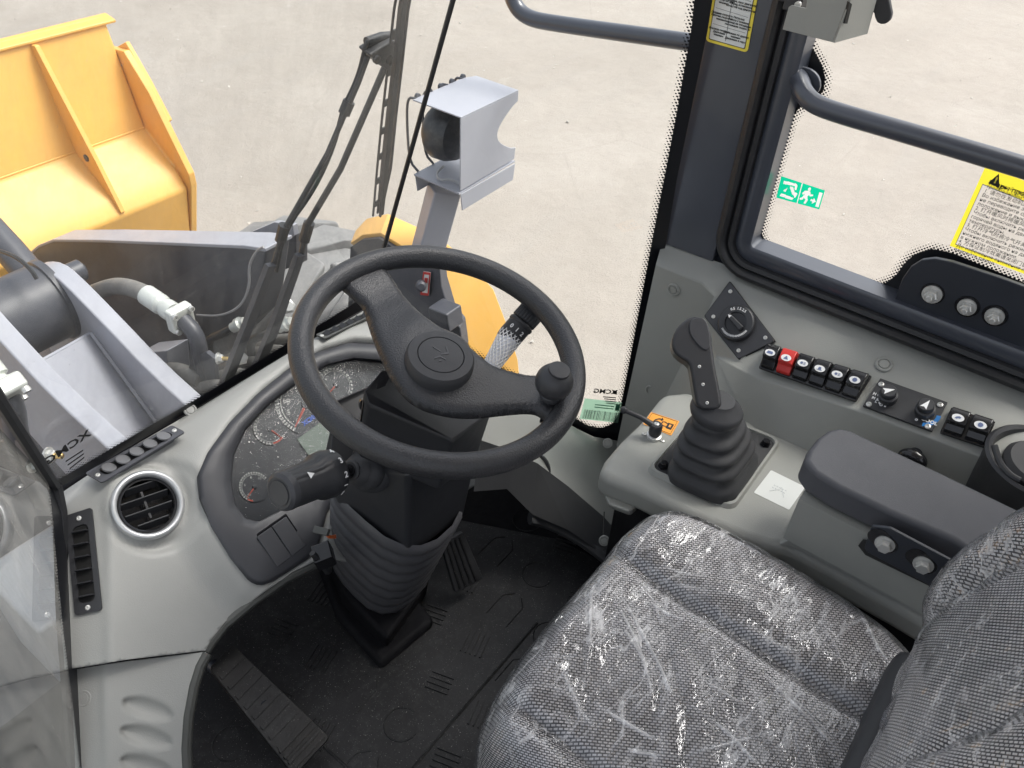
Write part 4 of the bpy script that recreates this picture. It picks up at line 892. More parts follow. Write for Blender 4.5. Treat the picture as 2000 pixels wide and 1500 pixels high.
for k in range(11):
    a = math.radians(-128+k*11); p = kc+n_dial*.0147+(dx_*math.cos(a)+dy_*math.sin(a))*.0285
    text('dial_number', str(10+5*k)[:2], p, dx_*-math.sin(a)+dy_*math.cos(a), -(dx_*math.cos(a)+dy_*math.sin(a)), .0055, M['white'], rd, bold=.0002)
# rocker switches on the ledge
def ledge(u, v, off=0): return PP(u, v, pts['i']+n_led*off, n_led)
def sbank(nm, label, q4, n, pressed, labels, group='rocker switch banks on the side ledge', reds=()):
    c4 = [ledge(u, v) for u, v in q4]                     # left-top, right-top, right-bottom, left-bottom in the picture
    base = sum(c4, V((0, 0, 0)))/4; t = thing(nm, label, 'switch panel', base, group)
    b = MB(); b.prism([p+n_led*.002 for p in rounded(c4, .06, 1)], n_led*.006); b.build('bezel', M['gloss'], t, bevel=.002)
    lt, rt, rb, lb_ = c4; pad = .07/n
    for k in range(n):
        s0, s1_ = (k+.07+.02*(k == 0))/n, (k+.93)/n
        f = lambda s_, w_, h: ((lt*(1-s_)+rt*s_)*(1-w_)+(lb_*(1-s_)+rb*s_)*w_)+n_led*h
        hi = .026; b = MB()
        prof = [(.05, .004), (.10, .022), (.20, .030), (.45, .032), (.70, .029), (.72, .021), (.92, .014), (.94, .004)]
        vs = [f(s_, w_, h) for s_ in (s0, s1_) for w_, h in prof]; m_ = len(prof)
        b.add(vs, [tuple(range(m_))[::-1], tuple(range(m_, 2*m_))]+[(i, (i+1) % m_, m_+(i+1) % m_, m_+i) for i in range(m_)])
        s_ob = b.build('rocker', M['red'] if k in reds else M['gloss'], t, bevel=.0022, seg=3)
        if k in reds: s_ob['label'] = 'red hazard rocker'
        cc = f((s0+s1_)/2, .56, .0312); xd = (f(s1_, .5, 0)-f(s0, .5, 0)).normalized(); yd = (f(.5, .4, .0322)-f(.5, .68, .0298)).normalized(); zn = xd.cross(yd).normalized()
        if zn.dot(n_led) < 0: zn = -zn
        cc = cc+zn*.0022
        b = MB(); b.prism([cc+xd*x+yd*y for x, y in circ(0, 0, .0098, 20, .0068)], zn*.0006); pd_ = b.build('symbol_disc', M['white'], s_ob, smooth=False)
        cc = cc+zn*.0009; b = MB(); kind = labels[k]
        def poly(pp): b.prism([cc+xd*(x*.001)+yd*(y*.001) for x, y in pp], zn*.0002)
        if kind == 'hazard':
            poly([(-4.5, -3.2), (4.5, -3.2), (0, 4.6)])
        elif kind == 'lamp': poly(circ(-2, 0, 2.6, 12)); [poly([(1.6, y), (5.5, y), (5.5, y+.8), (1.6, y+.8)]) for y in (-2.4, -.4, 1.6)]
        elif kind == 'wiper': poly([(-6, -2.6), (6, -2.6), (4.8, 2.8), (-4.8, 2.8)][:4])
        elif kind == 'beacon': poly([(-3, -2), (3, -2), (2, 3), (-2, 3)]); poly([(-5, -3.4), (5, -3.4), (5, -2.5), (-5, -2.5)])
        elif kind == 'gear': poly([((3.6 if j % 2 else 4.8)*math.cos(j*math.pi/10), (3.6 if j % 2 else 4.8)*math.sin(j*math.pi/10)) for j in range(20)])
        else: poly([(-5, -2), (-1, -2.8), (0, -1), (3, -1), (5, 1.5), (1, 3), (-3, 1)])
        o2 = b.build('symbol', mat('symbol_ink', (.12, .16, .3), .5), s_ob, smooth=False)
    return t
sbank('switch_bank', 'row of six rocker switches, the second one red, on the side ledge', [(1500, 676), (1703, 738), (1672, 788), (1482, 722)], 6, (), ['wiper', 'hazard', 'lamp', 'beacon', 'lamp', 'gear'], reds=(1,))
sbank('switch_bank', 'pair of rocker switches beside the cup holder', [(1857, 800), (1943, 828), (1922, 877), (1835, 848)], 2, (), ['horn', 'gear'])
# climate panel
cp = thing('climate_control_panel', 'black climate control plate with two knobs and COOL lettering', 'control panel', ledge(1760, 790))
c4 = [ledge(1719, 743), ledge(1850, 790), ledge(1820, 846), ledge(1685, 796)]
b = MB(); b.prism([p+n_led*.002 for p in rounded(c4, .03, 1)], n_led*.006); b.build('plate', M['black'], cp, bevel=.001)
tx_ = (c4[1]-c4[0]).normalized(); ty_ = (c4[0]-c4[3]).normalized()
for u, v in ((1721, 751), (1697, 790), (1836, 791), (1812, 833)): screw(ledge(u, v, .008), n_led, .0052, cp)
for (u, v), ang in (((1734, 778), 35), ((1806, 805), 80)):
    c = ledge(u, v, .008); b = MB(); b.lathe([(.0165, 0), (.0165, .014), (.0135, .016), (.0135, .026), (.012, .028), (.001, .028)], c, n_led, 30); kb = b.build('knob', M['black'], cp)
    a = math.radians(ang); g = tx_*math.cos(a)+ty_*math.sin(a); h_ = n_led.cross(g); b = MB(); cc = c+n_led*.0283
    b.prism([cc+g*.010, cc-g*.009+h_*.006, cc-g*.006, cc-g*.009-h_*.006], n_led*.0004); b.build('pointer', M['white'], kb, smooth=False)
for u, v, s_ in ((1713, 771, 'H ●'), (1711, 779, 'M ●'), (1716, 786, 'L ●'), (1724, 792, 'O ▪')): text('fan_mark', s_, ledge(u, v, .0086), tx_, ty_, .0075, M['white'], cp, bold=.0003)
text('cool_text', 'COOL', ledge(1815, 823, .0086), tx_, ty_, .0095, M['white'], cp, bold=.0004)
text('off_mark', 'o', ledge(1790, 819, .0086), tx_, ty_, .009, M['white'], cp, bold=.0004)
b = MB(); c = ledge(1806, 808, .0082); arc = [(math.radians(x)) for x in range(-75, 16, 10)]
aa = [c+(tx_*math.cos(a)+ty_*math.sin(a))*.026 for a in arc]+[c+(tx_*math.cos(a)+ty_*math.sin(a))*.019 for a in arc[::-1]]
b.prism(aa, n_led*.0004); b.build('cool_arc', M['blue'], cp, smooth=False)
# cup holder
cu_ = thing('cup_holder', 'deep black round cup holder at the right edge behind the switches', 'cup holder', P(1990, 960, Z=-1.1))
cc = P(2030, 905, X=1.30); b = MB()
b.lathe([(.075, -.16), (.082, 0), (.085, .004), (.080, .008), (.074, .004), (.068, -.12), (.001, -.12)], cc, (-.05, 0, 1), 48); b.build('cup', M['black'], cu_)
b = MB(); b.lathe([(.056, -.06), (.058, -.012), (.05, -.004), (.001, -.002)], cc+V((.012, -.006, 0)), (-.05, 0, 1), 40); b.build('insert', M['matte'], cu_)
b = MB(); b.tube(chaikin([P(1942, 870, X=1.26), P(1952, 905, X=1.24), P(1975, 930, X=1.23), P(1992, 938, X=1.23)], 2), .0055, 10); b.tube([P(1980, 935, X=1.235), P(1968, 965, X=1.24), P(1972, 990, X=1.24)], .006, 8); b.build('rim_lip', M['black'], cu_)
# adjuster knob
ak = thing('adjuster_knob', 'small dark dimpled knob on the side trim behind the armrest', 'knob', P(1782, 893, X=1.27))
b = ball(P(1782, 897, X=1.27), .022, 24, (.7, 1.15, .9)); k_ = b.build('knob_body', M['gloss'], ak)
b = MB(); b.lathe([(.012, 0), (.012, .03)], P(1782, 897, X=1.275), (1, 0, 0), 16); b.build('shaft', M['black'], ak)

# ================================================================ JOYSTICK CONSOLE
cs = thing('side_console', 'grey green console beside the seat carrying the joystick', 'console', (1.1, .3, FLOOR))
topo = [(1168, 925), (1182, 893), (1212, 858), (1250, 822), (1290, 797), (1340, 790), (1473, 846), (1575, 890), (1700, 948), (1900, 1040), (2100, 1200), (1990, 1320), (1830, 1228), (1760, 1187), (1640, 1122), (1545, 1072), (1500, 1066), (1430, 1041), (1340, 1001), (1250, 957)]
tz = T(topo, Z=ZC)
for k_ in range(4, 11): tz[k_] = tz[k_]+V((.045, .02, 0))
b = MB(); b.prism(tz, (0, 0, -.062)); b.build('top_cover', M['trim'], cs, bevel=.02, seg=6)
b = MB(); rec = T([(1215, 900), (1330, 830), (1800, 1040), (1850, 1230), (1560, 1090), (1260, 985)], Z=ZC-.06)
b.prism(rec, (0, 0, -.42)); b.build('lower_box', M['liner'], cs, bevel=.01)
b = MB(); tab = T([(1172, 948), (1188, 985), (1230, 1000), (1246, 985), (1255, 965)], Z=ZC-.05); b.prism(tab, (0.01, 0, -.022)); b.build('front_skirt', M['trim'], cs, bevel=.006, seg=3)
# armrest pedestal
pv = dict(a=P(1520, 1062, Z=ZC+.001), b=P(1577, 1035, Z=-1.085), c=P(1652, 930, Z=-1.085), d=P(1592, 912, Z=ZC+.001), e=P(1832, 1168, Z=-1.085), f=P(2250, 1390, Z=-1.085), g=P(2250, 1150, Z=-1.085),
          h=P(1549, 1068, Z=ZC+.001), i=P(1764, 1180, Z=ZC+.001), j=P(1840, 1222, Z=ZC+.001), k=P(2250, 1460, Z=ZC+.001))
nm = list(pv); ix = {k: i for i, k in enumerate(nm)}
b = MB(); b.add([pv[k] for k in nm], [tuple(ix[c] for c in f) for f in ('abcd', 'befgc', 'ahb', 'hieb', 'ijkfe')]); b.build('pedestal', M['trim'], cs, bevel=.008, seg=4)
# joystick plate
Lc, Bc, Rc_ = P(1262, 921, Z=ZC), P(1430, 997, Z=ZC), P(1524, 864, Z=ZC); Tc = Lc+Rc_-Bc
jq = quadmap([Bc, Rc_, Tc, Lc]); jx, jy = (Rc_-Bc), (Lc-Bc)
js = thing('joystick', 'black control joystick with ribbed rubber boot on the side console', 'joystick', jq(.5, .5))
b = MB(); ro, ri = rrect(-.015, -.015, 1.015, 1.015, .11, .09), rrect(.045, .045, .955, .955, .08, .065)
n = len(ro); up3 = V((0, 0, 1))
vs = [jq(s_, t_)+up3*.0 for s_, t_ in ro]+[jq(*p)+up3*.009 for p in rrect(.005, .005, .995, .995, .10, .08)]+[jq(*p)+up3*.009 for p in rrect(.03, .03, .97, .97, .09, .075)]+[jq(*p)-up3*.004+up3*0 for p in ri]
vs = [v if i >= 3*n or True else v for i, v in enumerate(vs)]
b.add(vs, [(r_*n+i, r_*n+(i+1) % n, (r_+1)*n+(i+1) % n, (r_+1)*n+i) for r_ in range(3) for i in range(n)]); b.build('frame', M['trim'], js, angle=50)
b = MB(); b.prism([jq(s_, t_)+up3*.0015 for s_, t_ in rrect(.035, .035, .965, .965, .08, .065)], (0, 0, .002)); b.build('base_plate', M['matte'], js)
for s_, t_ in ((.12, .12), (.88, .12), (.88, .88), (.12, .88)):
    b = MB(); c = jq(s_, t_)+up3*.0035; b.lathe([(.010, 0), (.010, .003), (.0075, .003), (.0075, .011), (.006, .012), (.001, .012)], c, up3, 6); hb = b.build('plate_bolt', M['gloss'], js)
# boot
c0 = P(1393, 917, Z=ZC+.004); c1 = P(1398, 806, Z=-.985)
levels = [(0, 1.0), (.03, 1.0), (.10, 1.02), (.17, .99), (.20, .90), (.30, .90), (.34, .99), (.40, .95), (.43, .83), (.50, .83), (.54, .92), (.59, .88), (.62, .74), (.68, .73), (.72, .82), (.78, .75), (.81, .62), (.88, .60), (.92, .64), (.97, .60), (1.0, .52)]
NB = 48; vs = []; fs = []
jxn, jyn = jx.normalized(), jy.normalized()
for i, (h, w) in enumerate(levels):
    c = c0*(1-h)+c1*h; sq = 4.5-2.3*h
    for k in range(NB):
        a = 2*math.pi*k/NB; ca_, sa = math.cos(a), math.sin(a); rr = 1/(abs(ca_)**sq+abs(sa)**sq)**(1/sq)
        w2 = w*(1-.10*h)
        vs.append(c+jxn*ca_*rr*.080*w2+jyn*sa*rr*.067*w2)
for i in range(len(levels)-1): fs += [(i*NB+k, i*NB+(k+1) % NB, (i+1)*NB+(k+1) % NB, (i+1)*NB+k) for k in range(NB)]
fs.append(tuple(range((len(levels)-1)*NB, len(levels)*NB)))
mesh('boot', vs, fs, M['matte'], js, angle=180, sub=1)
# collar
b = MB(); ca0 = c1-V((0, 0, .004)); cax = V((.05, -.05, 1)).normalized()
b.lathe([(.044, -.004), (.047, .004), (.047, .010), (.043, .016), (.030, .024), (.026, .032)], ca0+V((-.001, 0, .004)), cax, 40); b.build('collar', M['matte'], js)
# grip: one moulded body, neck and head in a single outline
go = P(1370, 705, Z=-.90); gn_ = ((V((0, 0, 0))-go).normalized()+V((.18, 0, .12))).normalized()
gl_ = [(1362, 617), (1346, 619), (1330, 630), (1317, 647), (1311, 668), (1315, 686), (1329, 699), (1346, 708), (1350, 730), (1355, 762), (1362, 800), (1412, 800), (1407, 765), (1397, 715), (1392, 680), (1390, 655), (1383, 632), (1374, 621)]
b = MB(); b.prism(chaikin([PP(u, v, go, gn_) for u, v in gl_], 1, True), -gn_*.046); b.build('grip', M['black'], js, bevel=.0165, seg=6)
po = PP(1366, 655, go+gn_*.0005, gn_); pnrm = (gn_+V((.30, -.05, .25))).normalized()
pc_ = [(1352, 624), (1366, 620), (1378, 626), (1384, 645), (1387, 668), (1384, 684), (1376, 686), (1362, 675), (1347, 655), (1345, 635)]
b = MB(); b.prism(chaikin([PP(u, v, go-gn_*.004, gn_) for u, v in pc_], 2, True), gn_*.0065); b.build('thumb_pad', M['hood'], js, bevel=.0025, seg=4)
for u, v in ((1366, 716), (1373, 751), (1381, 787)): screw(PP(u, v, go-gn_*.0006, gn_), gn_, .0030, js)
# lock lever
lk = thing('lock_lever', 'short black lock lever on a zinc pivot in front of the joystick', 'lever', P(1275, 850, Z=ZC))
pv_ = P(1277, 853, Z=ZC)
b = MB(); b.lathe([(.015, 0), (.015, .006), (.011, .008)], pv_, up3, 22); b.build('pivot_base', M['zinc'], lk)
b = MB(); b.lathe([(.0105, .006), (.0125, .012), (.0125, .03), (.010, .034)], pv_, up3, 20); b.build('hub', M['black'], lk)
screw(pv_+up3*.034, up3, .005, lk)
b = MB(); e_ = P(1219, 801, Z=ZC+.045); h0 = pv_+up3*.026
b.tube([h0, h0*.5+e_*.5+V((0, 0, .004)), e_], [.0068, .0052, .0048], 12); b.build('arm', M['black'], lk)
ball(e_, .0075, 14).build('tip', M['black'], lk)
for du in (-19, 17): screw(P(1277+du, 857+(-9 if du < 0 else 4), Z=ZC+.0005), up3, .0042, lk)
os_ = thing('lock_sticker', 'orange sticker with arrow and padlock symbol beside the lock lever', 'sticker', P(1290, 828, Z=ZC))
q = quadmap(T([(1256, 828), (1311, 851), (1327, 823), (1272, 805)], Z=ZC+.0006))
flat('orange_field', [rrect(0, 0, 1, 1, .04, .04)], q, M['orange'], os_, 0, .0004)
flat('frame_line', [rect(.05, .05, .95, .07), rect(.05, .93, .95, .95), rect(.05, .05, .06, .95), rect(.94, .05, .95, .95)], q, M['ink'], os_, .0006)
flat('arrow_symbol', [[(.22, .35), (.26, .6), (.36, .76), (.44, .78), (.44, .88), (.52, .72), (.44, .6), (.44, .69), (.37, .67), (.29, .55), (.26, .35)]], q, M['ink'], os_, .0006)
flat('padlock_symbol', [rect(.70, .3, .90, .68), [(.70, .62), (.6, .68), (.5, .62), (.5, .42), (.6, .34), (.70, .38), (.70, .43), (.6, .40), (.54, .45), (.54, .59), (.6, .62), (.7, .57)]], q, M['ink'], os_, .0006)
flat('lock_face', [rect(.77, .42, .84, .58)], q, M['orange'], os_, .001)
wsk = thing('blank_sticker', 'faded white square sticker on the console between joystick and armrest', 'sticker', P(1520, 955, Z=ZC))
q = quadmap(T([(1472, 962), (1541, 996), (1573, 951), (1506, 918)], Z=ZC+.0006))
flat('sticker_film', [rrect(0, 0, 1, 1, .04, .04)], q, M['paper'], wsk, 0, .0004)
flat('faded_print', [rect(.3+.08*i, .35+.1*j, .3+.08*i+.045, .35+.1*j+.02) for i in range(5) for j in range(4) if (i*3+j) % 3]+[[(.3, .3), (.5, .5), (.51, .49), (.31, .29)], [(.7, .3), (.5, .6), (.51, .61), (.71, .31)]], q, mat('faded_grey_print', (.6, .63, .64), .5), wsk, .0005)
# ================================================================ ARMREST
ar = thing('armrest', 'long padded dark grey armrest bolted beside the seat', 'armrest', P(1760, 1080, Z=-1.1))
AZ = -.945
ao = T([(1571, 897), (1578, 878), (1598, 852), (1618, 838), (1640, 833), (1662, 838), (1850, 926), (2010, 1003), (2300, 1142), (2260, 1290), (1965, 1115), (1860, 1052), (1740, 1000), (1640, 952), (1590, 921)], Z=AZ)
b = MB(); b.prism(ao, (0, 0, -.052)); b.build('pad', M['arm'], ar, bevel=.010, seg=5)
BXp = 1.0
bq = [P(u, v, X=BXp) for u, v in ((1702, 1028), (1722, 1030), (1738, 1032), (1862, 1098), (1862, 1110), (1830, 1146), (1824, 1148), (1692, 1078), (1688, 1070))]
b = MB(); b.prism(bq, (.006, 0, 0)); b.build('bracket', M['steel_dark'], ar, bevel=.0015)
b = MB(); b.prism([P(u, v, X=BXp+.012) for u, v in ((1676, 1066), (1684, 1056), (1700, 1060), (1850, 1130), (1856, 1140), (1830, 1152), (1690, 1084))], (.004, 0, 0)); b.build('slot_edge', M['ink'], ar)
b = MB(); b.prism([V((BXp+.02, .13, -1.0)), V((BXp+.02, -.1, -1.0)), V((BXp+.02, -.1, -1.1)), V((BXp+.02, .13, -1.1))], (.05, 0, 0)); b.build('support_block', M['trim'], ar)
for u, v in ((1729, 1061), (1804, 1101)):
    c = P(u, v, X=BXp); b = MB(); aa = V((0, -.9, -.43)).normalized(); bb2 = V((0, -.43, .9))
    b.prism([c+aa*x+bb2*y for x, y in rrect(-.028, -.017, .018, .017, .014, .014)], (-.0008, 0, 0)); b.build('bolt_slot', M['gloss'], ar)
    bolt('bolt', c-V((.001, 0, 0)), (-1, -.1, .1), .0098, M['zinc'], ar, stud=False)
# ================================================================ SEAT
def sstep(a, c, x): t = max(0, min(1, (x-a)/(c-a))); return t*t*(3-2*t)
st_ = thing('driver_seat', 'grey woven driver seat wrapped in creased clear plastic', 'seat', (.69, 0, FLOOR))
def seat_h(x, y, wr=0):
    """height of the cushion at plan point x (0..1 across), y (0 front..1 rear)"""
    cx = abs(2*x-1)
    z = 0.0
    sr, sl_ = .655, .15                                        # stitched valleys run front to rear
    f_ = min(1, y*7)
    z += .009*sstep(sr, sr+.10, x)+.009*(1-sstep(sl_-.08, sl_, x))
    z -= f_*(.015*math.exp(-((x-sr-.05*(y-.5)**2)/.018)**2)+.011*math.exp(-((x-sl_)/.018)**2))
    z += .006*math.exp(-((x-.42)/.2)**2)
    z += .010*math.exp(-((y-.10)/.10)**2)*(1-cx**4)
    z -= .018*y
    return z
SX0, SX1, SY0, SY1 = .405, 1.006, .365, -.185
SN, ST = 90, 90
CR = [[(1158,1146),(1150,1194),(1153,1244),(1144,1317)], [(1198,1171),(1237,1244),(1265,1300)], [(1220,1177),(1254,1238),(1290,1300),(1312,1356)], [(1248,1210),(1304,1219),(1368,1222)],
      [(1276,1177),(1304,1199),(1388,1227)], [(1298,1110),(1354,1126),(1416,1132),(1494,1149),(1550,1179)], [(1332,1140),(1416,1163),(1497,1174)], [(1310,1283),(1332,1261),(1427,1261)],
      [(1119,1350),(1136,1406)], [(1164,1373),(1234,1418)], [(1060,1292),(1136,1289)], [(1091,1390),(1114,1412)], [(1490,1308),(1568,1380),(1652,1470)], [(1496,1306),(1576,1376),(1660,1466)],
      [(1682,1188),(1718,1260),(1760,1314)], [(1730,1224),(1784,1320)], [(1466,1218),(1520,1254),(1556,1266)], [(1274,1170),(1298,1224),(1382,1218)], [(1100,1320),(1136,1392),(1160,1416)],
      [(1172,1380),(1280,1440)], [(1340,1476),(1430,1446),(1508,1428)], [(1400,1272),(1508,1338)], [(1418,1290),(1496,1320)], [(1220,1236),(1256,1284),(1274,1356)], [(1030,1350),(1075,1340),(1130,1372)],
      [(1000,1410),(1040,1440),(1100,1490)], [(1350,1380),(1420,1420),(1480,1490)], [(1560,1200),(1620,1230),(1650,1290)], [(1250,1080),(1300,1070),(1400,1090)], [(1195,1110),(1230,1130),(1290,1180)], [(1380,1330),(1450,1370)], [(1230,1460),(1330,1480)]]
CRW = []
for c_ in CR:
    q_ = chaikin(T(c_, Z=-1.088), 2); w_ = .0017+.0009*random.random()
    CRW.append(([(p.x, p.y) for p in q_], w_, .5+.5*random.random()))
def crease_at(x, y):
    best = 0
    for q_, w_, s_ in CRW:
        n_ = len(q_)
        if not (min(p[0] for p in (q_[0], q_[-1]))-.05 < x < max(p[0] for p in (q_[0], q_[-1]))+.05 and min(p[1] for p in (q_[0], q_[-1]))-.05 < y < max(p[1] for p in (q_[0], q_[-1]))+.05): continue
        for i in range(n_-1):
            (x1, y1), (x2, y2) = q_[i], q_[i+1]; dx, dy = x2-x1, y2-y1; L2 = dx*dx+dy*dy
            t = max(0, min(1, ((x-x1)*dx+(y-y1)*dy)/L2)); g_ = (i+t)/(n_-1); d2 = (x-x1-t*dx)**2+(y-y1-t*dy)**2
            if d2 < 16*w_*w_: best = max(best, s_*math.exp(-d2/(w_*w_))*math.sin(math.pi*min(1, max(0, .06+g_*.88)))**.5)
    return best
def seat_grid(offs, seed, nmx, m_, wrk=0, SN=90, ST=90):
    vs, uv, fs, cra = [], [], [], []
    from mathutils import noise as NZ
    for j in range(ST+1):
        for i in range(SN+1):
            a, c = 2*i/SN-1, 2*j/ST-1
            # superellipse plan with full sides
            px, py = a, c
            m4 = max(abs(a), abs(c))
            if m4 > 0:
                k = (abs(a)**5+abs(c)**5)**(1/5); f = m4/k if k else 1
                px, py = a*f, c*f
            e = m4; drop = 0
            inn = .80
            rr_ = 1
            if e > inn:
                t_ = (e-inn)/(1-inn); ang = t_*math.pi*.5
                rr_ = (inn+.105*math.sin(ang)*1.9)/e; drop = .125*(1-math.cos(ang))+.05*t_**3
            x = px*rr_; y = py*rr_
            tap = 1-.05*max(0, y)                              # narrower at the rear
            X_ = (SX0+SX1)/2+x*tap*(SX1-SX0)/2; Y_ = (SY0+SY1)/2+y*(SY1-SY0)/2
            z = -1.095+seat_h((x+1)/2, (y+1)/2)-drop
            p = V((X_, Y_, z)); nz = NZ.noise(p*7+V((1, 0, 0))); p.z += .003*nz
            if wrk: p.z += wrk*(abs(NZ.noise(V((p.x*9+p.y*5, p.y*16-p.x*14, seed))))*1.6+.2)
            p.z += offs; p += V((x*offs, -y*offs, 0))
            cr = crease_at(p.x, p.y) if wrk and drop < .02 else 0; cra.append(cr); p.z += .0035*cr
            vs.append(p); uv.append((X_+.0*drop, Y_-drop*1.0*(1 if y > 0 else -1) if abs(c) > abs(a) else Y_))
            if abs(a) >= abs(c) and e > inn: uv[-1] = (X_+(drop if a > 0 else -drop), Y_)
    for j in range(ST):
        for i in range(SN): q0 = j*(SN+1)+i; fs.append((q0, q0+SN+1, q0+SN+2, q0+1))
    return mesh(nmx, vs, fs, m_, st_, uv=uv, angle=180, attr=cra if wrk else None)
seat_grid(0, 1, 'cushion', M['fabric'])
seat_grid(.0035, 5, 'cushion_film', M['film'], wrk=.004, SN=300, ST=270)
# backrest: bulging pad rising at the right edge of the view
def back_grid(offs, seed, nmx, m_, wrk=0):
    vs, uv, fs = [], [], []
    from mathutils import noise as NZ
    n1, n2 = 60, 70
    for j in range(n2+1):
        for i in range(n1+1):
            a, c = 2*i/n1-1, 2*j/n2-1
            m4 = max(abs(a), abs(c)); k = (abs(a)**3.2+abs(c)**3.2)**(1/3.2) if m4 else 1; f = m4/k if m4 else 1
            px, py = a*f, c*f; e = m4; inn = .62; rr_ = 1; drop = 0
            if e > inn:
                t_ = (e-inn)/(1-inn); ang = t_*math.pi*.5; rr_ = (inn+.2*math.sin(ang)*1.9)/e; drop = .15*(1-math.cos(ang))
            x, y = px*rr_, py*rr_
            X_ = .71+x*.272; zz = -.72+y*.36
            dep = .03*max(0, 1-((abs(x)-.78)/.26)**2)-drop-.012*math.exp(-((abs(x)-.52)/.035)**2)+.03*math.exp(-((y+.45)/.4)**2)
            yb = -.105-.30*(zz+1.08)*.55+dep
            p = V((X_, yb, zz)); p.y += .003*NZ.noise(p*7)
            if wrk: p.y += wrk*(abs(NZ.noise(V((p.x*12, p.z*13+p.x*8, seed))))*1.6+.2)
            p.y += offs; p.x += x*offs; vs.append(p)
            u_, v_ = X_, zz
            if e > inn: u_, v_ = (X_+(drop if a > 0 else -drop), zz) if abs(a) >= abs(c) else (X_, zz+(drop if c > 0 else -drop))
            uv.append((u_, v_))
    for j in range(n2):
        for i in range(n1): q0 = j*(n1+1)+i; fs.append((q0, q0+n1+1, q0+n1+2, q0+1))
    return mesh(nmx, vs, fs, m_, st_, uv=uv, angle=180)
back_grid(0, 1, 'backrest', M['fabric'])
back_grid(.003, 9, 'backrest_film', M['film'], wrk=.006)
b = MB(); b.box((.69, .05, -1.38), .42, .42, .36); b.build('suspension_base', M['liner'], st_, bevel=.03, seg=3)
b = MB(); b.box((.72, -.16, -1.115), .36, .14, .14); b.build('hinge_cover', M['matte'], st_, bevel=.02, seg=3)

# ================================================================ DASHBOARD SHELL (all on one sloping plane)
ds = thing('dashboard', 'light grey moulded dashboard shell under the front window', 'dashboard', (.5, 1.0, FLOOR))
dto = lambda p: ((p-DO).dot(DX), (p-DO).dot(DYV))
dfrom = lambda x, y, h=0: DO+DX*x+DYV*y+DN*h
hood_out = [(745, 672), (680, 668), (620, 685), (560, 720), (500, 768), (445, 825), (402, 885), (383, 930), (388, 975), (410, 1030), (450, 1095), (485, 1138), (505, 1147), (530, 1140), (600, 1095), (622, 1070), (640, 1000), (700, 940), (860, 860), (900, 700), (820, 672)]
ho2 = [dto(S(u, v)) for u, v in hood_out]
def sstep(a, c, x): t = max(0, min(1, (x-a)/(c-a))); return t*t*(3-2*t)
rv = dto(S(290, 985)); RVH = .002
def dash_h(x, y):
    h = 0
    d = sdist((x, y), ho2); h += .030*(1-sstep(.0, .075, d)) if d > 0 else .030*(1-sstep(.002, .016, -d))   # lip rising round the instrument hood
    p0, p1 = dto(S(222, 965)), dto(S(222, 1305))
    t = (y-p0[1])/(p1[1]-p0[1]); xr = p0[0]+(p1[0]-p0[0])*t
    h -= .55*max(0, xr-x)*sstep(0, .02, xr-x)                          # side facet falls towards the glass
    r = math.hypot(x-rv[0]-.010, y-rv[1]+.010); h -= .010*(1-sstep(.072, .092, r))
    r = math.hypot(x-rv[0], y-rv[1]); k = 1-sstep(.064, .078, r)
    h = h*(1-k)+RVH*k
    e = dto(S(700, 600))[1]-y; h -= .010*(1-sstep(0, .02, e))
    return h
shell = [(112, 958), (250, 876), (400, 789), (560, 694), (640, 648), (715, 603), (770, 622), (850, 660), (930, 720), (1000, 900), (700, 1100), (622, 1092), (560, 1122), (500, 1165), (440, 1215), (412, 1250), (402, 1270), (250, 1288), (133, 1306), (122, 1150), (116, 1000)]
vs, fs = clip_grid([dto(S(u, v)) for u, v in shell], .006)
fs = [f for f in fs if sdist((sum(vs[i][0] for i in f)/len(f), sum(vs[i][1] for i in f)/len(f)), ho2) > -.022 and math.hypot(sum(vs[i][0] for i in f)/len(f)-rv[0], sum(vs[i][1] for i in f)/len(f)-rv[1]) > .054]
mesh('shell', [dfrom(x, y, dash_h(x, y)) for x, y in vs], fs, M['shell'], ds, solid=.012, angle=180, recalc=False)
def SH(u, v, off=0):                                                   # point on the moulded surface
    p = S(u, v); x, y = dto(p); h = dash_h(x, y); p = S(u, v, h); x, y = dto(p); return dfrom(x, y, dash_h(x, y)+off)
b = MB(); b.tube([SH(u, v, -.012) for u, v in ((402, 1272), (416, 1250), (442, 1218), (500, 1170), (560, 1128), (622, 1097))], .011, 10); b.build('lower_edge_roll', M['under'], ds)
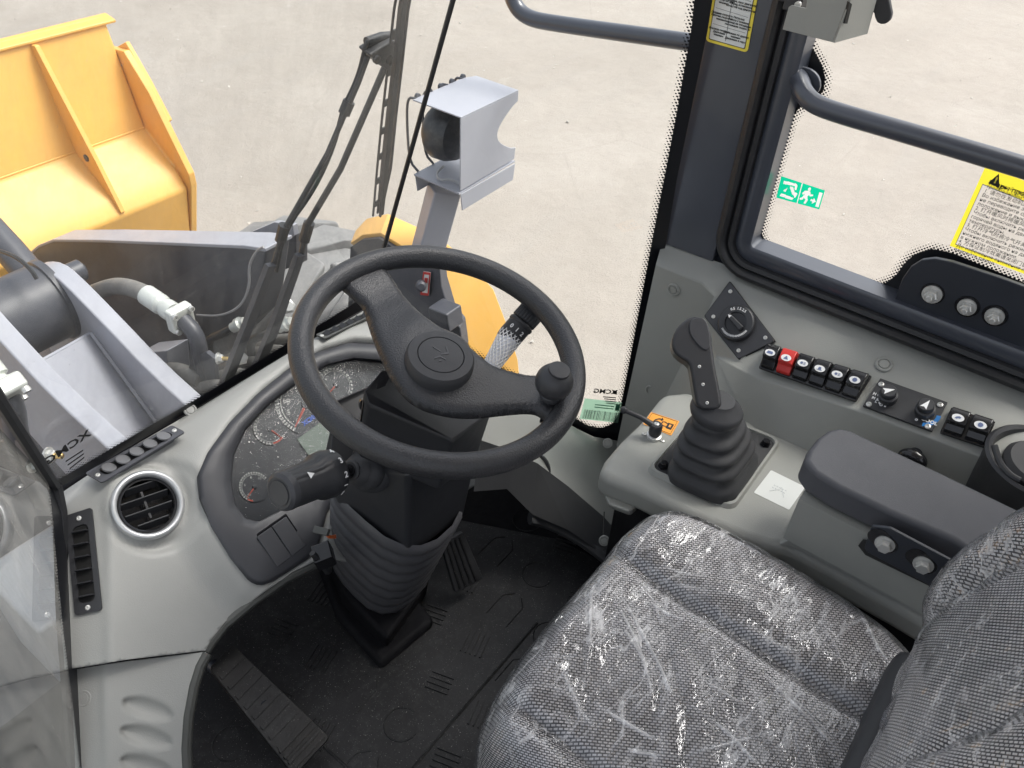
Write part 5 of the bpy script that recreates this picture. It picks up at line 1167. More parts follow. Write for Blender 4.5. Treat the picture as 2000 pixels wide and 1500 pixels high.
# lower side panel
low = [(134, 1309), (250, 1291), (403, 1273), (388, 1300), (376, 1340), (364, 1400), (360, 1460), (364, 1540), (380, 1640), (150, 1640), (140, 1400)]
l0 = SH(134, 1309); l1 = SH(403, 1273); l2 = P(300, 1500, Y=(l0.y+l1.y)/2-.12)
ln_ = (l1-l0).cross(l2-l0).normalized(); ln_ = ln_ if ln_.dot(-l0) > 0 else -ln_
lx = (l1-l0).normalized(); ly = ln_.cross(lx)
lto = lambda p: ((p-l0).dot(lx), (p-l0).dot(ly))
dents = [(lto(PP(u0, v0, l0, ln_)), lto(PP(u1, v1, l0, ln_))) for u0, v0, u1, v1 in ((240, 1370, 336, 1399), (236, 1426, 336, 1454), (236, 1484, 336, 1512))]
r0, r1 = lto(PP(214, 1300, l0, ln_)), lto(PP(222, 1560, l0, ln_))
def low_h(x, y):
    h = 0
    for a, c in dents:
        dx, dy = c[0]-a[0], c[1]-a[1]; L2 = dx*dx+dy*dy; t = ((x-a[0])*dx+(y-a[1])*dy)/L2; d = abs((x-a[0])*dy-(y-a[1])*dx)/math.sqrt(L2)
        w = .017*math.sqrt(max(0, 1-(2*t-1)**2)) if 0 < t < 1 else 0
        if w > 0 and d < w: h -= .010*(1-(d/w)**2)*sstep(0, .5, 1-d/w+.5)*(1-.4*t)
    xr = r0[0]+(r1[0]-r0[0])*((y-r0[1])/(r1[1]-r0[1])); h -= .45*max(0, xr-x)*sstep(0, .02, xr-x)
    return h
vs, fs = clip_grid([lto(PP(u, v, l0, ln_)) for u, v in low], .004)
mesh('lower_panel', [l0+lx*x+ly*y+ln_*low_h(x, y) for x, y in vs], fs, M['shell'], ds, solid=.012, angle=180, recalc=False)
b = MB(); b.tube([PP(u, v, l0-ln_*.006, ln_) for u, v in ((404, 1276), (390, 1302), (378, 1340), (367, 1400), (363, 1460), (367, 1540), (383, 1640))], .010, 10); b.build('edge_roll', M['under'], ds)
cpos = PP(165, 1364, l0-ln_*.022, ln_); cn = (ln_-lx*.5).normalized(); clip_button(cpos+cn*.0, cn, .0145, ds, M['shell'])
clip_button(SH(371, 801, .0), DN, .0125, ds, M['shell'])
# ---------------- instrument hood
ih = thing('instrument_cluster', 'black instrument cluster with round dials and green display behind the wheel', 'instrument cluster', SH(520, 1100))
win = [(745, 705), (690, 701), (640, 713), (580, 748), (520, 795), (478, 842), (457, 890), (452, 940), (460, 985), (480, 1012), (505, 1019), (560, 990), (612, 962), (650, 950), (700, 940), (800, 880), (860, 800), (820, 715)]
cxy = (600, 870)
def ray_hit(poly, ang):
    dx, dy = math.cos(ang), math.sin(ang); best = 0
    n = len(poly)
    for i in range(n):
        (x1, y1), (x2, y2) = poly[i], poly[(i+1) % n]; ex, ey = x2-x1, y2-y1; det = dx*-ey+dy*ex
        if abs(det) < 1e-9: continue
        rx, ry = x1-cxy[0], y1-cxy[1]; t = (rx*-ey+ry*ex)/det; s_ = (dx*ry-dy*rx)/det
        if t > 0 and -1e-6 <= s_ <= 1+1e-6: best = max(best, t)
    return best
NR = 180; loops = [[], [], [], [], [], []]
for k in range(NR):
    a = 2*math.pi*k/NR; ro_ = ray_hit(hood_out, a); ri_ = ray_hit(win, a); g = ro_-ri_
    q = lambda r: (cxy[0]+math.cos(a)*r, cxy[1]+math.sin(a)*r)
    wide = min(1, g/130)
    for L_, (r, o_) in zip(loops, ((ro_+1, .012), (ro_-4, .035), (ro_-min(14, g*.3), .040), (ri_+min(20, g*.35), .046-.012*wide), (ri_+3, .040-.010*wide), (ri_, .006))): L_.append(S(*q(r), o_))
vs = [p for L_ in loops for p in L_]; fs = [(j*NR+k, j*NR+(k+1) % NR, (j+1)*NR+(k+1) % NR, (j+1)*NR+k) for j in range(5) for k in range(NR)]
mesh('hood', vs, fs, M['hood'], ih, angle=60)
b = MB(); b.prism([S(u, v, .004) for u, v in win], -DN*.01); b.build('dial_board', M['dial'], ih)
def dial(u, v, rpx, a0, a1, nt_, nums, needle=None, red=None, nm='dial'):
    c = S(u, v, .0055); r = (S(u+rpx, v, .0055)-c).length
    ex = (S(u+10, v-.0, .0055)-c).normalized(); ey = DN.cross(ex)
    if (S(u, v-10, .0055)-c).dot(ey) < 0: ey = -ey
    at = lambda a, k: c+(ex*math.cos(a)+ey*math.sin(a))*r*k
    b = MB(); b.lathe([(r*1.0, 0), (r*1.0, .0008), (r*.84, .0008), (r*.84, .0005), (.001, .0005)], c, DN, 48); d_ = b.build(nm, M['dial'], ih)
    b = MB(); m_ = 40
    for i in range(m_):
        aa, bb = a0+(a1-a0)*i/m_, a0+(a1-a0)*(i+1)/m_
        b.prism([at(aa, .80), at(bb, .80), at(bb, .83), at(aa, .83)], DN*.0012)
    for i in range(nt_+1):
        aa = a0+(a1-a0)*i/nt_; da = .30*(a1-a0)/nt_
        b.prism([at(aa-da, .88), at(aa+da, .88), at(aa+da, 1.0), at(aa-da, 1.0)], DN*.0012)
    b.build('scale_ring', M['scale'], d_, smooth=False)
    for ang, tx in nums: text('dial_number', tx, at(ang, .64)+DN*.0012, ex, ey, r*.26, M['scale'], d_)
    if red:
        b = MB(); b.prism([at(red[0]+(red[1]-red[0])*i/8, .88) for i in range(9)]+[at(red[1]+(red[0]-red[1])*i/8, .98) for i in range(9)], DN*.0014); b.build('red_zone', M['amber'], d_, smooth=False)
    if needle is not None:
        b = MB(); w = ex*-math.sin(needle)+ey*math.cos(needle); b.prism([at(needle, .0)+w*r*.05, at(needle, .86)+w*r*.015, at(needle, .86)-w*r*.015, at(needle, .0)-w*r*.05], DN*.003); nd = b.build('needle', M['amber'], d_, smooth=False)
        b = MB(); b.lathe([(r*.16, 0), (r*.15, .004), (.001, .0045)], c, DN, 20); b.build('needle_hub', M['dial'], d_)
    return d_
rad = math.radians
dial(597, 790, 58, rad(240), rad(60), 30, [(rad(240), '0'), (rad(205), '5'), (rad(172), '10'), (rad(140), '15'), (rad(108), '20')], rad(240))
dial(526, 838, 31, rad(135), rad(330), 16, [(rad(215), '0'), (rad(300), '1')], rad(320), (rad(280), rad(325)))
dial(497, 951, 30, rad(40), rad(245), 20, [(rad(235), '40'), (rad(170), '6'), (rad(110), '8'), (rad(60), '10')], rad(235), (rad(240), rad(262)))
dial(656, 752, 33, rad(220), rad(-40), 20, [(rad(150), '4'), (rad(90), '6')], rad(225))
dial(700, 800, 30, rad(220), rad(-40), 20, [(rad(150), '2')], rad(225))
cq = quadmap([S(612, 902, .006), S(671, 864, .006), S(627, 824, .006), S(580, 858, .006)])
flat('display', [rrect(0, 0, 1, 1, .03, .03)], cq, M['lcd'], ih, 0, .001)
c = S(606, 819, .0075); text('dial_print', 'XCMG', c, S(616, 812)-S(596, 826), DYV, .013, M['blue_lcd'], ih, bold=.0006)
# clear cover with crumpled film left on it
cvr = [S(*(cxy[0]+(u-cxy[0])*.99, cxy[1]+(v-cxy[1])*.99), .026) for u, v in win]
b = MB(); b.add(cvr, [tuple(range(len(cvr)))]); 
mc, nt, bb_, oo_ = new_mat('cover_film'); nt.nodes.remove(bb_)
tr = node(nt, 'ShaderNodeBsdfTransparent'); tr.inputs[0].default_value = (.9, .92, .93, 1); gl = node(nt, 'ShaderNodeBsdfGlossy'); gl.inputs['Roughness'].default_value = .1
nz = noise(nt, 16, 5, .7); rdg = mth(nt, 'ABSOLUTE', mth(nt, 'SUBTRACT', nz, .5)); bp = node(nt, 'ShaderNodeBump'); bp.inputs['Distance'].default_value = .004; nt.links.new(rdg, bp.inputs['Height']); nt.links.new(bp.outputs[0], gl.inputs['Normal'])
fz = node(nt, 'ShaderNodeFresnel'); fz.inputs[0].default_value = 1.5; mx = node(nt, 'ShaderNodeMixShader'); nt.links.new(mth(nt, 'ADD', mth(nt, 'MULTIPLY', fz.outputs[0], .9), mth(nt, 'MULTIPLY', mth(nt, 'LESS_THAN', rdg, .0015), .02)), mx.inputs[0]); nt.links.new(tr.outputs[0], mx.inputs[1]); nt.links.new(gl.outputs[0], mx.inputs[2]); nt.links.new(mx.outputs[0], oo_.inputs[0])
b.build('cover_film', mc, ih, smooth=False)
# two blank switch covers
f0 = .034
bo = [(497, 1049), (557, 1007), (598, 1068), (540, 1112)]
qd = quadmap([S(540, 1112, f0), S(598, 1068, f0), S(557, 1007, f0), S(497, 1049, f0)])
b = MB(); b.prism([p for p in rounded([qd(-.04, -.04), qd(1.04, -.04), qd(1.04, 1.04), qd(-.04, 1.04)], .06, 1)], DN*.0025); b.build('blank_frame', M['gloss'], ih, bevel=.0006)
for a in (.02, .51):
    b = MB(); b.prism([qd(a, .03)+DN*.002, qd(a+.47, .03)+DN*.002, qd(a+.47, .97)+DN*.002, qd(a, .97)+DN*.002], DN*.0045); b.build('blank_cover', M['hood'], ih, bevel=.0016)
# ---------------- vents
def louver(nm, label, corners, nb, open_, kind, group='slot vents in the dashboard', extra=.0):
    c4 = [SH(u, v, .0015+extra) for u, v in corners]               # bl, br, tr, tl (s along the long side)
    n = (c4[1]-c4[0]).cross(c4[3]-c4[0]).normalized(); n = n if n.dot(DN) > 0 else -n
    c4 = [p-n*((p-c4[0]).dot(n)) for p in c4]
    q = quadmap(c4); up_ = 0
    for i in range(9):
        for j in range(9):
            p = q(i/8, j/8); x, y = dto(p); up_ = max(up_, dash_h(x, y)-(p-DO).dot(DN))
    c4 = [p+DN*(up_+.0005) for p in c4]; q = quadmap(c4); t = thing(nm, label, 'air vent', q(.5, .5), group)
    x0, x1, y0, y1 = open_
    ro, ri = rrect(0, 0, 1, 1, .12, .03), rrect(x0, y0, x1, y1, .3*(y1-y0), .06)
    m_ = len(ro); off_ = [(ro, 0), (ro, .003), (ri, .003), (ri, -.012)]
    vs = [q(*p)+n*h for L_, h in off_ for p in L_]
    b = MB(); b.add(vs, [(j*m_+i, j*m_+(i+1) % m_, (j+1)*m_+(i+1) % m_, (j+1)*m_+i) for j in range(3) for i in range(m_)]); b.build('frame', M['under'] if kind == 'slat' else M['arm'] if kind == 'disc' else M['black'], t, angle=40)
    b = MB(); b.prism([q(*p)+n*.0008 for p in ri], -n*.0006); b.build('duct_shade', M['void'], t)  # flat black sheet paints the shade inside the slots
    ex, ey = (c4[1]-c4[0]), (c4[3]-c4[0]); W = ex.length*(x1-x0)/nb; H = ey.length*(y1-y0)
    exn, eyn = ex.normalized(), ey.normalized()
    for k in range(nb):
        s_ = x0+(x1-x0)*(k+.5)/nb; c = q(s_, (y0+y1)/2)+n*.002; b = MB()
        if kind == 'disc':
            b.lathe([(min(W, H)*.52, 0), (min(W, H)*.5, .0025), (.001, .003)], c+n*.002, (n+exn*.45).normalized(), 24)
        elif kind == 'blade':
            b.box(c+n*.0015, .0022, H*.98, .016, (( exn+n*.25).normalized(), eyn, n))
        else:
            d1 = (exn*.75+n*.6).normalized(); b.box(c+n*.001, W*.62, H*.9, .002, (d1, eyn, d1.cross(eyn)))
        b.build('louver', M['shutter'] if kind == 'disc' else M['black'], t, bevel=.0005 if kind != 'disc' else 0)
    for s_ in (x0*.5, (1+x1)/2): screw(q(s_, .5)+n*.003, n, .0045, t)
    return t
louver('slot_vent', 'long dash vent with five round grey shutters below the front glass', [(196, 950), (357, 851), (330, 834), (163, 932)], 5, (.1, .9, .22, .8), 'disc')
louver('slot_vent', 'upright slot vent at the left edge of the dashboard', [(147, 1203), (128, 1009), (180, 992), (200, 1192)], 6, (.1, .86, .2, .8), 'blade')
louver('slot_vent', 'slanted slot vent glimpsed between the wheel rim and the windshield', [(630, 668), (722, 622), (715, 606), (612, 660)], 6, (.06, .97, .2, .85), 'slat')
# round vent
rv_ = thing('round_vent', 'round air vent with a satin silver ring on the dashboard', 'air vent', SH(290, 985))
ctr = S(289, 986, .006); rn = (DN+V((0, -.05, .0))).normalized(); rr = .0625
b = MB(); b.lathe([(rr, -.01), (rr, .002), (rr*.97, .007), (rr*.9, .009), (rr*.83, .006), (rr*.80, -.004), (rr*.80, -.012)], ctr, rn, 64)
b.f = b.f[:-2]; b.build('silver_ring', M['silver'], rv_, angle=60)
b = MB(); b.lathe([(rr*.80, -.002), (rr*.72, .0), (rr*.70, -.03), (.001, -.03)], ctr, rn, 48); b.f = b.f[:-2]; b.build('barrel', M['gloss'], rv_, angle=50)
s1 = (S(340, 965, 0)-S(240, 1000, 0)).normalized(); s1 = (s1-rn*s1.dot(rn)).normalized(); s2 = rn.cross(s1)
if s2.z < 0: s2 = -s2
for k in (-1.5, -.5, .5, 1.5):
    w_ = 2*math.sqrt(max(0, (rr*.70)**2-(k*.0225)**2)); b = MB(); bd = (s2*.55+rn*.83).normalized()
    b.box(ctr+s2*(k*.0225)-rn*.010, w_*.98, .0025, .018, (s1, bd.cross(s1), bd)); b.build('louver', M['black'], rv_, bevel=.0006)
b = MB(); b.box(ctr-rn*.014+s2*.002, .004, .05, .005, (s1, s2, rn)); b.build('linkage_bar', M['black'], rv_)
# ================================================================ STEERING COLUMN
co = thing('steering_column', 'black steering column with box shroud, flat lower cover and ribbed bellows', 'steering column', (.70, .80, FLOOR))
def hexa(name, tp, bt, m, bev=.008):
    n = len(tp); b = MB(); b.add(tp+bt, [tuple(range(n)), tuple(range(n, 2*n))[::-1]]+[(i, n+i, n+(i+1) % n, (i+1) % n) for i in range(n)]); return b.build(name, m, co, bevel=bev, seg=4)
# upper shroud (under the wheel)
WN = V((-.006, -.238, .971)).normalized()
SHp = V((.70, .625, -.80))
u_tl, u_l, u_b, u_r, u_tr = P(712, 760, X=.615), P(700, 776, X=.605), P(850, 868, X=.66), P(930, 828, X=.80), P(940, 770, X=.83)
tpz = [P(745, 722, X=.625), P(707, 764, X=.60), P(716, 790, X=.60), P(885, 862, X=.665), P(958, 808, X=.80), P(970, 760, X=.83), P(900, 700, X=.80)]
ofs = V((.0, .03, -.13)); hexa('upper_shroud', tpz, [p+ofs for p in tpz], M['black'], .010)
# stalk housing wings
hz = [P(690, 880, X=.62), P(740, 870, X=.64), P(770, 925, X=.655), P(745, 975, X=.655), P(722, 968, X=.645), P(678, 940, X=.61)]
hexa('stalk_housing', hz, [p+V((.06, .05, -.02)) for p in hz], M['black'], .006)
# lower cover
tc_ = [P(655, 918, X=.615), P(800, 935, X=.635), P(935, 905, X=.80), P(900, 830, X=.82), P(700, 850, X=.66)]
bc_ = [P(657, 985, X=.615), P(797, 1092, X=.64), P(907, 1008, X=.80), V((.80, .80, -1.2)), V((.66, .85, -1.16))]
hexa('lower_cover', [P(640, 900, X=.615), P(798, 925, X=.635), P(933, 900, X=.80), V((.80, .78, -.93)), V((.62, .78, -.9))], bc_, M['black'], .010)
b = MB(); b.tube(chaikin([P(786, 928, X=.655), P(800, 938, X=.66), P(830, 956, X=.69), P(848, 952, X=.70), P(866, 934, X=.72)], 2), .0022, 6); b.build('handle_recess', M['matte'], co)
b = MB(); b.lathe([(.008, -.01), (.009, .001), (.006, .0012)], P(712, 791, X=.612), (-.4, -.6, .3), 18); b.build('key_hole', M['gloss'], co)
b = MB(); b.lathe([(.0075, 0), (.0075, .002), (.001, .002)], P(799, 1066, X=.66), (0, -.8, .4), 18); b.build('cover_plug', M['matte'], co)
# bellows: stacked rounded diamond rings going down to the floor
vs = []; fs = []; NBb = 64; lev = []
top_c = [bc_[0], bc_[1], bc_[2], bc_[3], bc_[4]]
upb = V((0, -.006, .028)); ringt = chaikin([bc_[0]+V((-.004, 0, 0))+upb, bc_[1]+V((-.012, -.02, 0))+upb, bc_[2]+V((.012, -.008, 0))+upb, bc_[3]+V((.015, 0, 0))+upb, bc_[4]+upb], 2, True)
base = [P(652, 1120, Z=-1.45), P(755, 1208, Z=-1.44), P(880, 1085, Z=-1.46), V((.84, .93, -1.45)), V((.68, .99, -1.45))]
base = [P(652, 1128, X=.655), P(757, 1224, X=.675), P(862, 1098, X=.80), V((.80, .90, -1.42)), V((.69, .92, -1.41))]
ringb = chaikin(base, 2, True); nr = len(ringt); NL = 8; rows = []
for i in range(NL*6+1):
    t_ = i/(NL*6); ph = (i % 6); k = (.985, 1.035, 1.065, 1.075, 1.065, 1.035)[ph]
    ring = [a*(1-t_)+c*t_ for a, c in zip(ringt, ringb)]; ce = sum(ring, V((0, 0, 0)))/nr
    rows.append([ce+(p-ce)*k for p in ring])
vs = [p for r in rows for p in r]; fs = [(j*nr+k, j*nr+(k+1) % nr, (j+1)*nr+(k+1) % nr, (j+1)*nr+k) for j in range(len(rows)-1) for k in range(nr)]
mesh('bellows', vs, fs, M['bellows'], co, angle=180)
b = MB(); b.prism([p+V((0, 0, -.0)) for p in [P(655, 1200, Z=-1.57), P(742, 1300, Z=-1.57), P(850, 1210, Z=-1.57), V((.84, .98, -1.57)), V((.70, 1.0, -1.57))]], (0, 0, -.03)); b.build('floor_collar', M['liner'], co, bevel=.02, seg=4)
b = MB(); b.prism([p for p in [P(672, 1160, Z=-1.52), P(757, 1250, Z=-1.53), P(842, 1130, Z=-1.53), V((.80, .93, -1.52)), V((.70, .95, -1.52))]], (0, .01, -.06)); b.build('column_foot', M['liner'], co, bevel=.012)
# ================================================================ GEAR STALK (left)
gs = thing('gear_stalk', 'thick black twist stalk with numbers pointing left from the column', 'control stalk', P(700, 925, X=.61))
s0 = P(545, 963, X=.452); s1_ = P(652, 920, X=.555); gx = (s1_-s0).normalized(); Lg = (s1_-s0).length
R0 = .0295
b = MB(); b.lathe([(R0*.80, 0), (R0*.97, .004), (R0, .010), (R0, .014)], s0, gx, 40); b.build('end_cap', M['hood'], gs)
b = MB(); b.lathe([(R0*.63, 0), (R0*.60, .001), (.003, .001), (.002, .003)], s0-gx*.001, gx, 32)
b.lathe([(R0*.64, 0), (R0*.66, -.0006), (R0*.66, .001)], s0-gx*.0006, gx, 32); b.build('cap_ring', M['hood'], gs)
b = MB(); vs = []; prof = [(.015, .97), (.03, 1.0), (Lg*.62, 1.03), (Lg*.70, 1.22), (Lg*.85, 1.27), (Lg*.97, 1.18), (Lg*1.02, .8)]
a1 = gx.cross(V((0, 0, 1))).normalized(); a2 = a1.cross(gx); N_ = 96
for h, k in prof:
    for i in range(N_):
        a = 2*math.pi*i/N_; deg_ = math.degrees(a) % 360
        g_ = 0
        if .02 < h < Lg*.64 and (50 <= deg_ <= 110 or 200 <= deg_ <= 260): g_ = -.055*(1 if (i % 5) < 2 else 0)
        vs.append(s0+gx*h+(a1*math.cos(a)+a2*math.sin(a))*R0*(k+g_))
b.add(vs, [(j*N_+i, j*N_+(i+1) % N_, (j+1)*N_+(i+1) % N_, (j+1)*N_+i) for j in range(len(prof)-1) for i in range(N_)]); b.build('grip', M['black'], gs, angle=40)
s2_ = P(712, 918, X=.615); b = MB(); b.tube([s1_-gx*.01, s2_], .0115, 18); b.build('neck', M['gloss'], gs)
gn = (s2_-s1_).normalized()
b = MB(); b.lathe([(.014, 0), (.017, .003), (.016, .008), (.022, .012), (.026, .020), (.024, .023), (.031, .030), (.035, .040), (.034, .048), (.038, .055), (.038, .065)], s1_*.35+s2_*.65-gn*.012, gn, 36); b.build('neck_boot', M['matte'], gs)
def on_stalk(h, axis_pt_px, k):
    """point on the barrel facing the viewer at distance h along it"""
    c = s0+gx*h; w = (V((0, 0, 0))-c); w = (w-gx*w.dot(gx)).normalized(); u_ = gx.cross(w)
    a = math.radians(axis_pt_px); d = w*math.cos(a)+u_*math.sin(a); return c+d*(R0*k+.0012), d
p_, d_ = on_stalk(Lg*.36, -14, 1.02); t_ = gx; u_ = d_.cross(t_)
b = MB(); b.prism([p_+t_*.007, p_-t_*.004+u_*.0055, p_-t_*.004-u_*.0055], d_*.0004); b.build('arrow_mark', M['white'], gs, smooth=False)
for ang, tx in ((42, '–'), (18, '2'), (-16, '3'), (-48, '4'), (68, '1')):
    p_, d_ = on_stalk(Lg*.88, ang*1.0, 1.27); yv = -gx.cross(d_)
    text('number_mark', tx, p_, -V((0, 0, 0))+(-(gx))*-1, d_.cross(gx), .013, M['white'], gs, bold=.0004)
# ================================================================ RIGHT STALK with white net sleeve
rs = thing('wiper_stalk', 'black ribbed stalk with a white net sleeve right of the hub', 'control stalk', P(960, 720, X=.80))
r0_ = P(955, 722, X=.80); r1_ = P(998, 655, X=.865); r2_ = P(1055, 590, X=.925); d1 = (r2_-r1_).normalized()
b = MB(); b.tube([r0_, r0_*.5+r1_*.5, r1_], [.012, .014, .019], 20); b.build('net_sleeve', M['sleeve'], rs)
b = MB()
for k in range(16):
    for sgn in (1, -1):
        pth2 = []
        for i in range(13):
            t_ = i/12; c = r0_.lerp(r1_, .1+.9*t_); dd = (r1_-r0_).normalized(); aa = dd.cross(V((0, 0, 1))).normalized(); bb2 = dd.cross(aa); ang = 2*math.pi*k/16+sgn*t_*2.2
            pth2.append(c+(aa*math.cos(ang)+bb2*math.sin(ang))*(.0135+.0065*t_))
        b.tube(pth2, .0009, 4)
b.build('net_mesh', M['white'], rs)
b = MB(); b.lathe([(.019, -.012), (.0205, 0), (.0205, .02), (.022, .022), (.022, .026), (.0205, .028)], r1_, d1, 32); b.build('number_collar', M['black'], rs)
b = MB(); vs = []; N_ = 72; Lr = (r2_-r1_).length; a1 = d1.cross(V((0, 0, 1))).normalized(); a2 = a1.cross(d1)
for h in (.029, .031, Lr, Lr+.004):
    for i in range(N_):
        a = 2*math.pi*i/N_; vs.append(r1_+d1*h+(a1*math.cos(a)+a2*math.sin(a))*(.0215 if .03 < h < Lr+.001 else .0195)*(1-.05*(i % 3 == 0)))
b.add(vs, [(j*N_+i, j*N_+(i+1) % N_, (j+1)*N_+(i+1) % N_, (j+1)*N_+i) for j in range(3) for i in range(N_)]+[tuple(range(3*N_, 4*N_))]); b.build('twist_grip', M['black'], rs, angle=30)
for k, tx in enumerate(('0', '1', '2')):
    c = r1_+d1*.010; w = (-c); w = (w-d1*w.dot(d1)).normalized(); u_ = d1.cross(w); a = math.radians((k-1)*30+4); d = w*math.cos(a)+u_*math.sin(a)
    text('number_mark', tx, c+d*.0212, d1.cross(d), d1, .010, M['white'], rs, bold=.0003)
# ================================================================ STEERING WHEEL
sw_ = thing('steering_wheel', 'black two spoke steering wheel with a round hub cap and spinner knob', 'steering wheel', (.702, .615, -.80))
WC = V((.7022, .6148, -.7503)); wx = V((1, 0, 0)); wx = (wx-WN*wx.dot(WN)).normalized(); wy = WN.cross(wx)
RJ, RN_ = .1975, .0175
b = MB(); n1, n2 = 128, 24; vs = []
for i in range(n1):
    a = 2*math.pi*i/n1; rd_ = wx*math.cos(a)+wy*math.sin(a)
    vs += [WC+rd_*(RJ+RN_*math.cos(2*math.pi*k/n2))+WN*RN_*1.05*math.sin(2*math.pi*k/n2) for k in range(n2)]
b.add(vs, [(i*n2+k, i*n2+(k+1) % n2, ((i+1) % n1)*n2+(k+1) % n2, ((i+1) % n1)*n2+k) for i in range(n1) for k in range(n2)]); b.build('rim', M['leather'], sw_, angle=180)
def WP(u, v, off=0): return PP(u, v, WC+WN*off, WN)
spk = [(652, 545), (690, 575), (712, 590), (724, 640), (738, 682), (762, 735), (795, 778), (845, 802), (915, 811), (990, 800), (1040, 797), (1066, 812), (1080, 838), (1100, 790), (1112, 755), (1098, 728), (1060, 727), (1000, 722), (955, 716), (920, 690), (905, 665), (843, 640), (806, 592), (782, 556), (764, 533), (745, 512), (700, 520)]
wto = lambda p: ((p-WC).dot(wx), (p-WC).dot(wy))
poly = [wto(p) for p in chaikin([WP(u, v, -.004) for u, v in spk], 2, True)]
vs, fs = clip_grid(poly, .005)
def spoke_h(x, y):
    d = -sdist((x, y), poly); r = math.hypot(x, y); e = min(1, max(0, d)/.014)
    return -.012+.014*math.sqrt(max(0, 1-(1-e)**2))+.010*(1-sstep(.05, .10, r))-.006*sstep(.09, .13, r)+.004*sstep(.14, .175, r)
tv_ = [WC+wx*x+wy*y+WN*spoke_h(x, y) for x, y in vs]
mesh('spokes', tv_, fs, M['leather'], sw_, solid=.022, angle=180, recalc=False)
hc = WP(859, 702, .017)
b = MB(); b.lathe([(.050, -.03), (.0490, -.004), (.0485, .004), (.0455, .009), (.0335, .0105), (.0325, .0085), (.0315, .0105), (.018, .0125), (.001, .013)], hc, WN, 64); b.build('hub_cap', M['matte'], sw_, angle=50)
# embossed emblem: slanted chevrons on the cap
b = MB(); em = lambda x, y: hc+WN*.0122+wx*x+wy*y
ca_, sa_ = math.cos(.75), math.sin(.75)
def E_(pp, nmx='emblem'):
    b.prism([em(x*ca_-y*sa_, x*sa_+y*ca_) for x, y in pp], WN*.0014)
E_([(-.012, .010), (-.009, .010), (-.004, .002), (-.009, -.006), (-.012, -.006), (-.0075, .002)]); E_([(.0, -.011), (.014, -.008), (.013, -.006), (.003, -.008), (-.001, .001), (-.0035, .001)]); E_([(.002, .001), (.0045, .001), (.012, .012), (.010, .012)]); E_([(-.016, .004), (-.013, .004), (-.012, .0), (-.014, .0)])
b.build('emblem', M['hood'], sw_, bevel=.0003)
kc_ = WP(1080, 762, .018)
b = MB(); b.lathe([(.017, -.012), (.0165, .0), (.0135, .008), (.014, .016)], kc_, WN, 30); b.build('knob_stem', M['matte'], sw_)
kb_ = WP(1084, 742, .058); b = MB(); pr = []
for i in range(15):
    a = -math.pi*.38+i/14*(math.pi*.88); pr.append((.0265*math.cos(a), .0265*math.sin(a)*.95))
b.lathe([(.013, -.027)]+pr, kb_-WN*.004, WN, 40); kk = b.build('spinner_knob', M['black'], sw_, angle=60)
b = MB(); kt = kb_+WN*.0205+V((.001, 0, 0)); b.lathe([(.0150, -.003), (.0150, .0004), (.0145, .0010), (.001, .0022)], kt, WN, 30); b.build('knob_disc', M['black'], kk)
# ================================================================ PEDALS, cables
pd1 = thing('brake_pedal', 'long worn ribbed pedal plate low on the left of the footwell', 'pedal', P(520, 1380, Z=-1.55))
pq = [P(408, 1305, Z=-1.44), P(455, 1258, Z=-1.44), P(645, 1440, Z=-1.53), P(575, 1515, Z=-1.53)]
qp = quadmap([pq[0], pq[3], pq[2], pq[1]]); pn = (pq[3]-pq[0]).cross(pq[1]-pq[0]).normalized(); pn = pn if pn.z > 0 else -pn
b = MB(); b.prism([qp(s_, t_) for s_, t_ in rrect(0, 0, 1, 1, .1, .04)], -pn*.012); b.build('pedal_plate', M['mat'], pd1, bevel=.003)
b = MB()
for k in range(9): b.prism([qp(.1+.095*k, .08), qp(.1+.095*k+.035, .08), qp(.1+.095*k+.035, .92), qp(.1+.095*k, .92)], pn*.0025)
for k in range(4): b.prism([qp(.80+.05*k, .05), qp(.80+.05*k+.02, .05), qp(.80+.05*k+.02, .95), qp(.80+.05*k, .95)], pn*.006)
b.build('grip_rib', M['mat'], pd1, smooth=False)
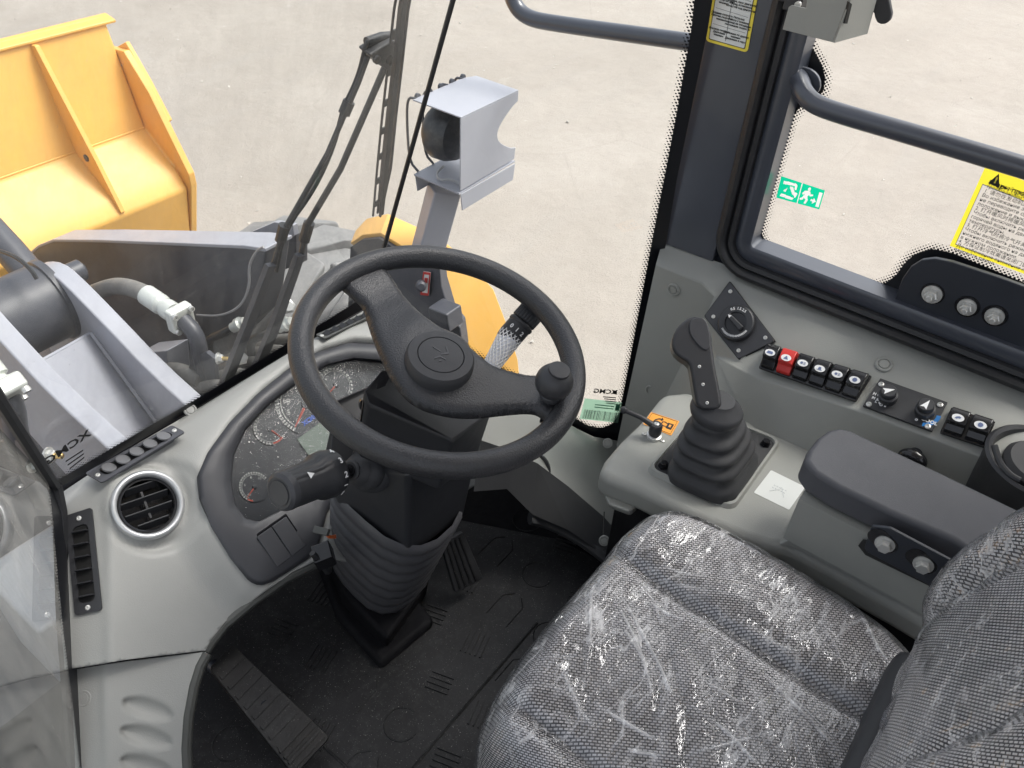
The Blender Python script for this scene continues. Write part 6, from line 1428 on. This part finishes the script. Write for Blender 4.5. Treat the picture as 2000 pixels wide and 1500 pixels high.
b = MB(); b.tube([qp(.5, .5)-pn*.01, qp(.3, .6)-pn*.08+V((0, .1, 0))], .014, 12); b.build('pedal_arm', M['steel_dark'], pd1)
pd2 = thing('accelerator_pedal', 'narrow dark pedal behind the steering column', 'pedal', P(900, 1100, Z=-1.55))
pq = [P(862, 1062, Z=-1.42), P(905, 1038, Z=-1.42), P(945, 1130, Z=-1.54), P(890, 1160, Z=-1.54)]
qp = quadmap([pq[0], pq[3], pq[2], pq[1]]); pn = (pq[3]-pq[0]).cross(pq[1]-pq[0]).normalized(); pn = pn if pn.z > 0 else -pn
b = MB(); b.prism([qp(s_, t_) for s_, t_ in rrect(0, 0, 1, 1, .12, .06)], -pn*.012); b.build('pedal_plate', M['matte'], pd2, bevel=.003)
b = MB(); [b.prism([qp(.05, .15+.19*k), qp(.95, .15+.19*k), qp(.95, .15+.19*k+.06), qp(.05, .15+.19*k+.06)], pn*.002) for k in range(4)]; b.build('grip_rib', M['mat'], pd2, smooth=False)
wc = thing('wire_connector', 'grey plug with orange wires hanging beside the bellows under the cluster', 'connector', P(640, 1040, X=.56))
b = MB(); b.box(P(628, 1037, X=.56), .012, .028, .010, (V((.8, .3, .5)).normalized(), V((-.3, .9, -.1)).normalized(), V((.5, .1, -.85)).normalized())); b.build('plug', M['under'], wc, bevel=.001)
for k in range(2):
    b = MB(); b.tube(chaikin([P(632, 1035+k*3, X=.562), P(640, 1045+k*3, X=.565), P(645, 1048+k*2, X=.57), P(655, 1046+k*4, X=.59)], 2), .002, 6); b.build('orange_wire', M['orange_wire'], wc)
rb_ = thing('relay_block', 'black relay block and bracket under the instrument cluster', 'relay', P(630, 1090, X=.57))
b = MB(); b.box(P(632, 1085, X=.57), .035, .04, .03, (V((.8, -.5, .2)).normalized(), V((.5, .8, 0)).normalized(), V((-.2, .1, .97)).normalized())); b.build('block', M['gloss'], rb_, bevel=.003)
b = MB(); b.tube(chaikin([P(610, 1080, X=.55), P(635, 1110, X=.56), P(642, 1120, X=.57), P(645, 1090, X=.6)], 2), .006, 8); b.build('harness', M['rubber'], rb_)
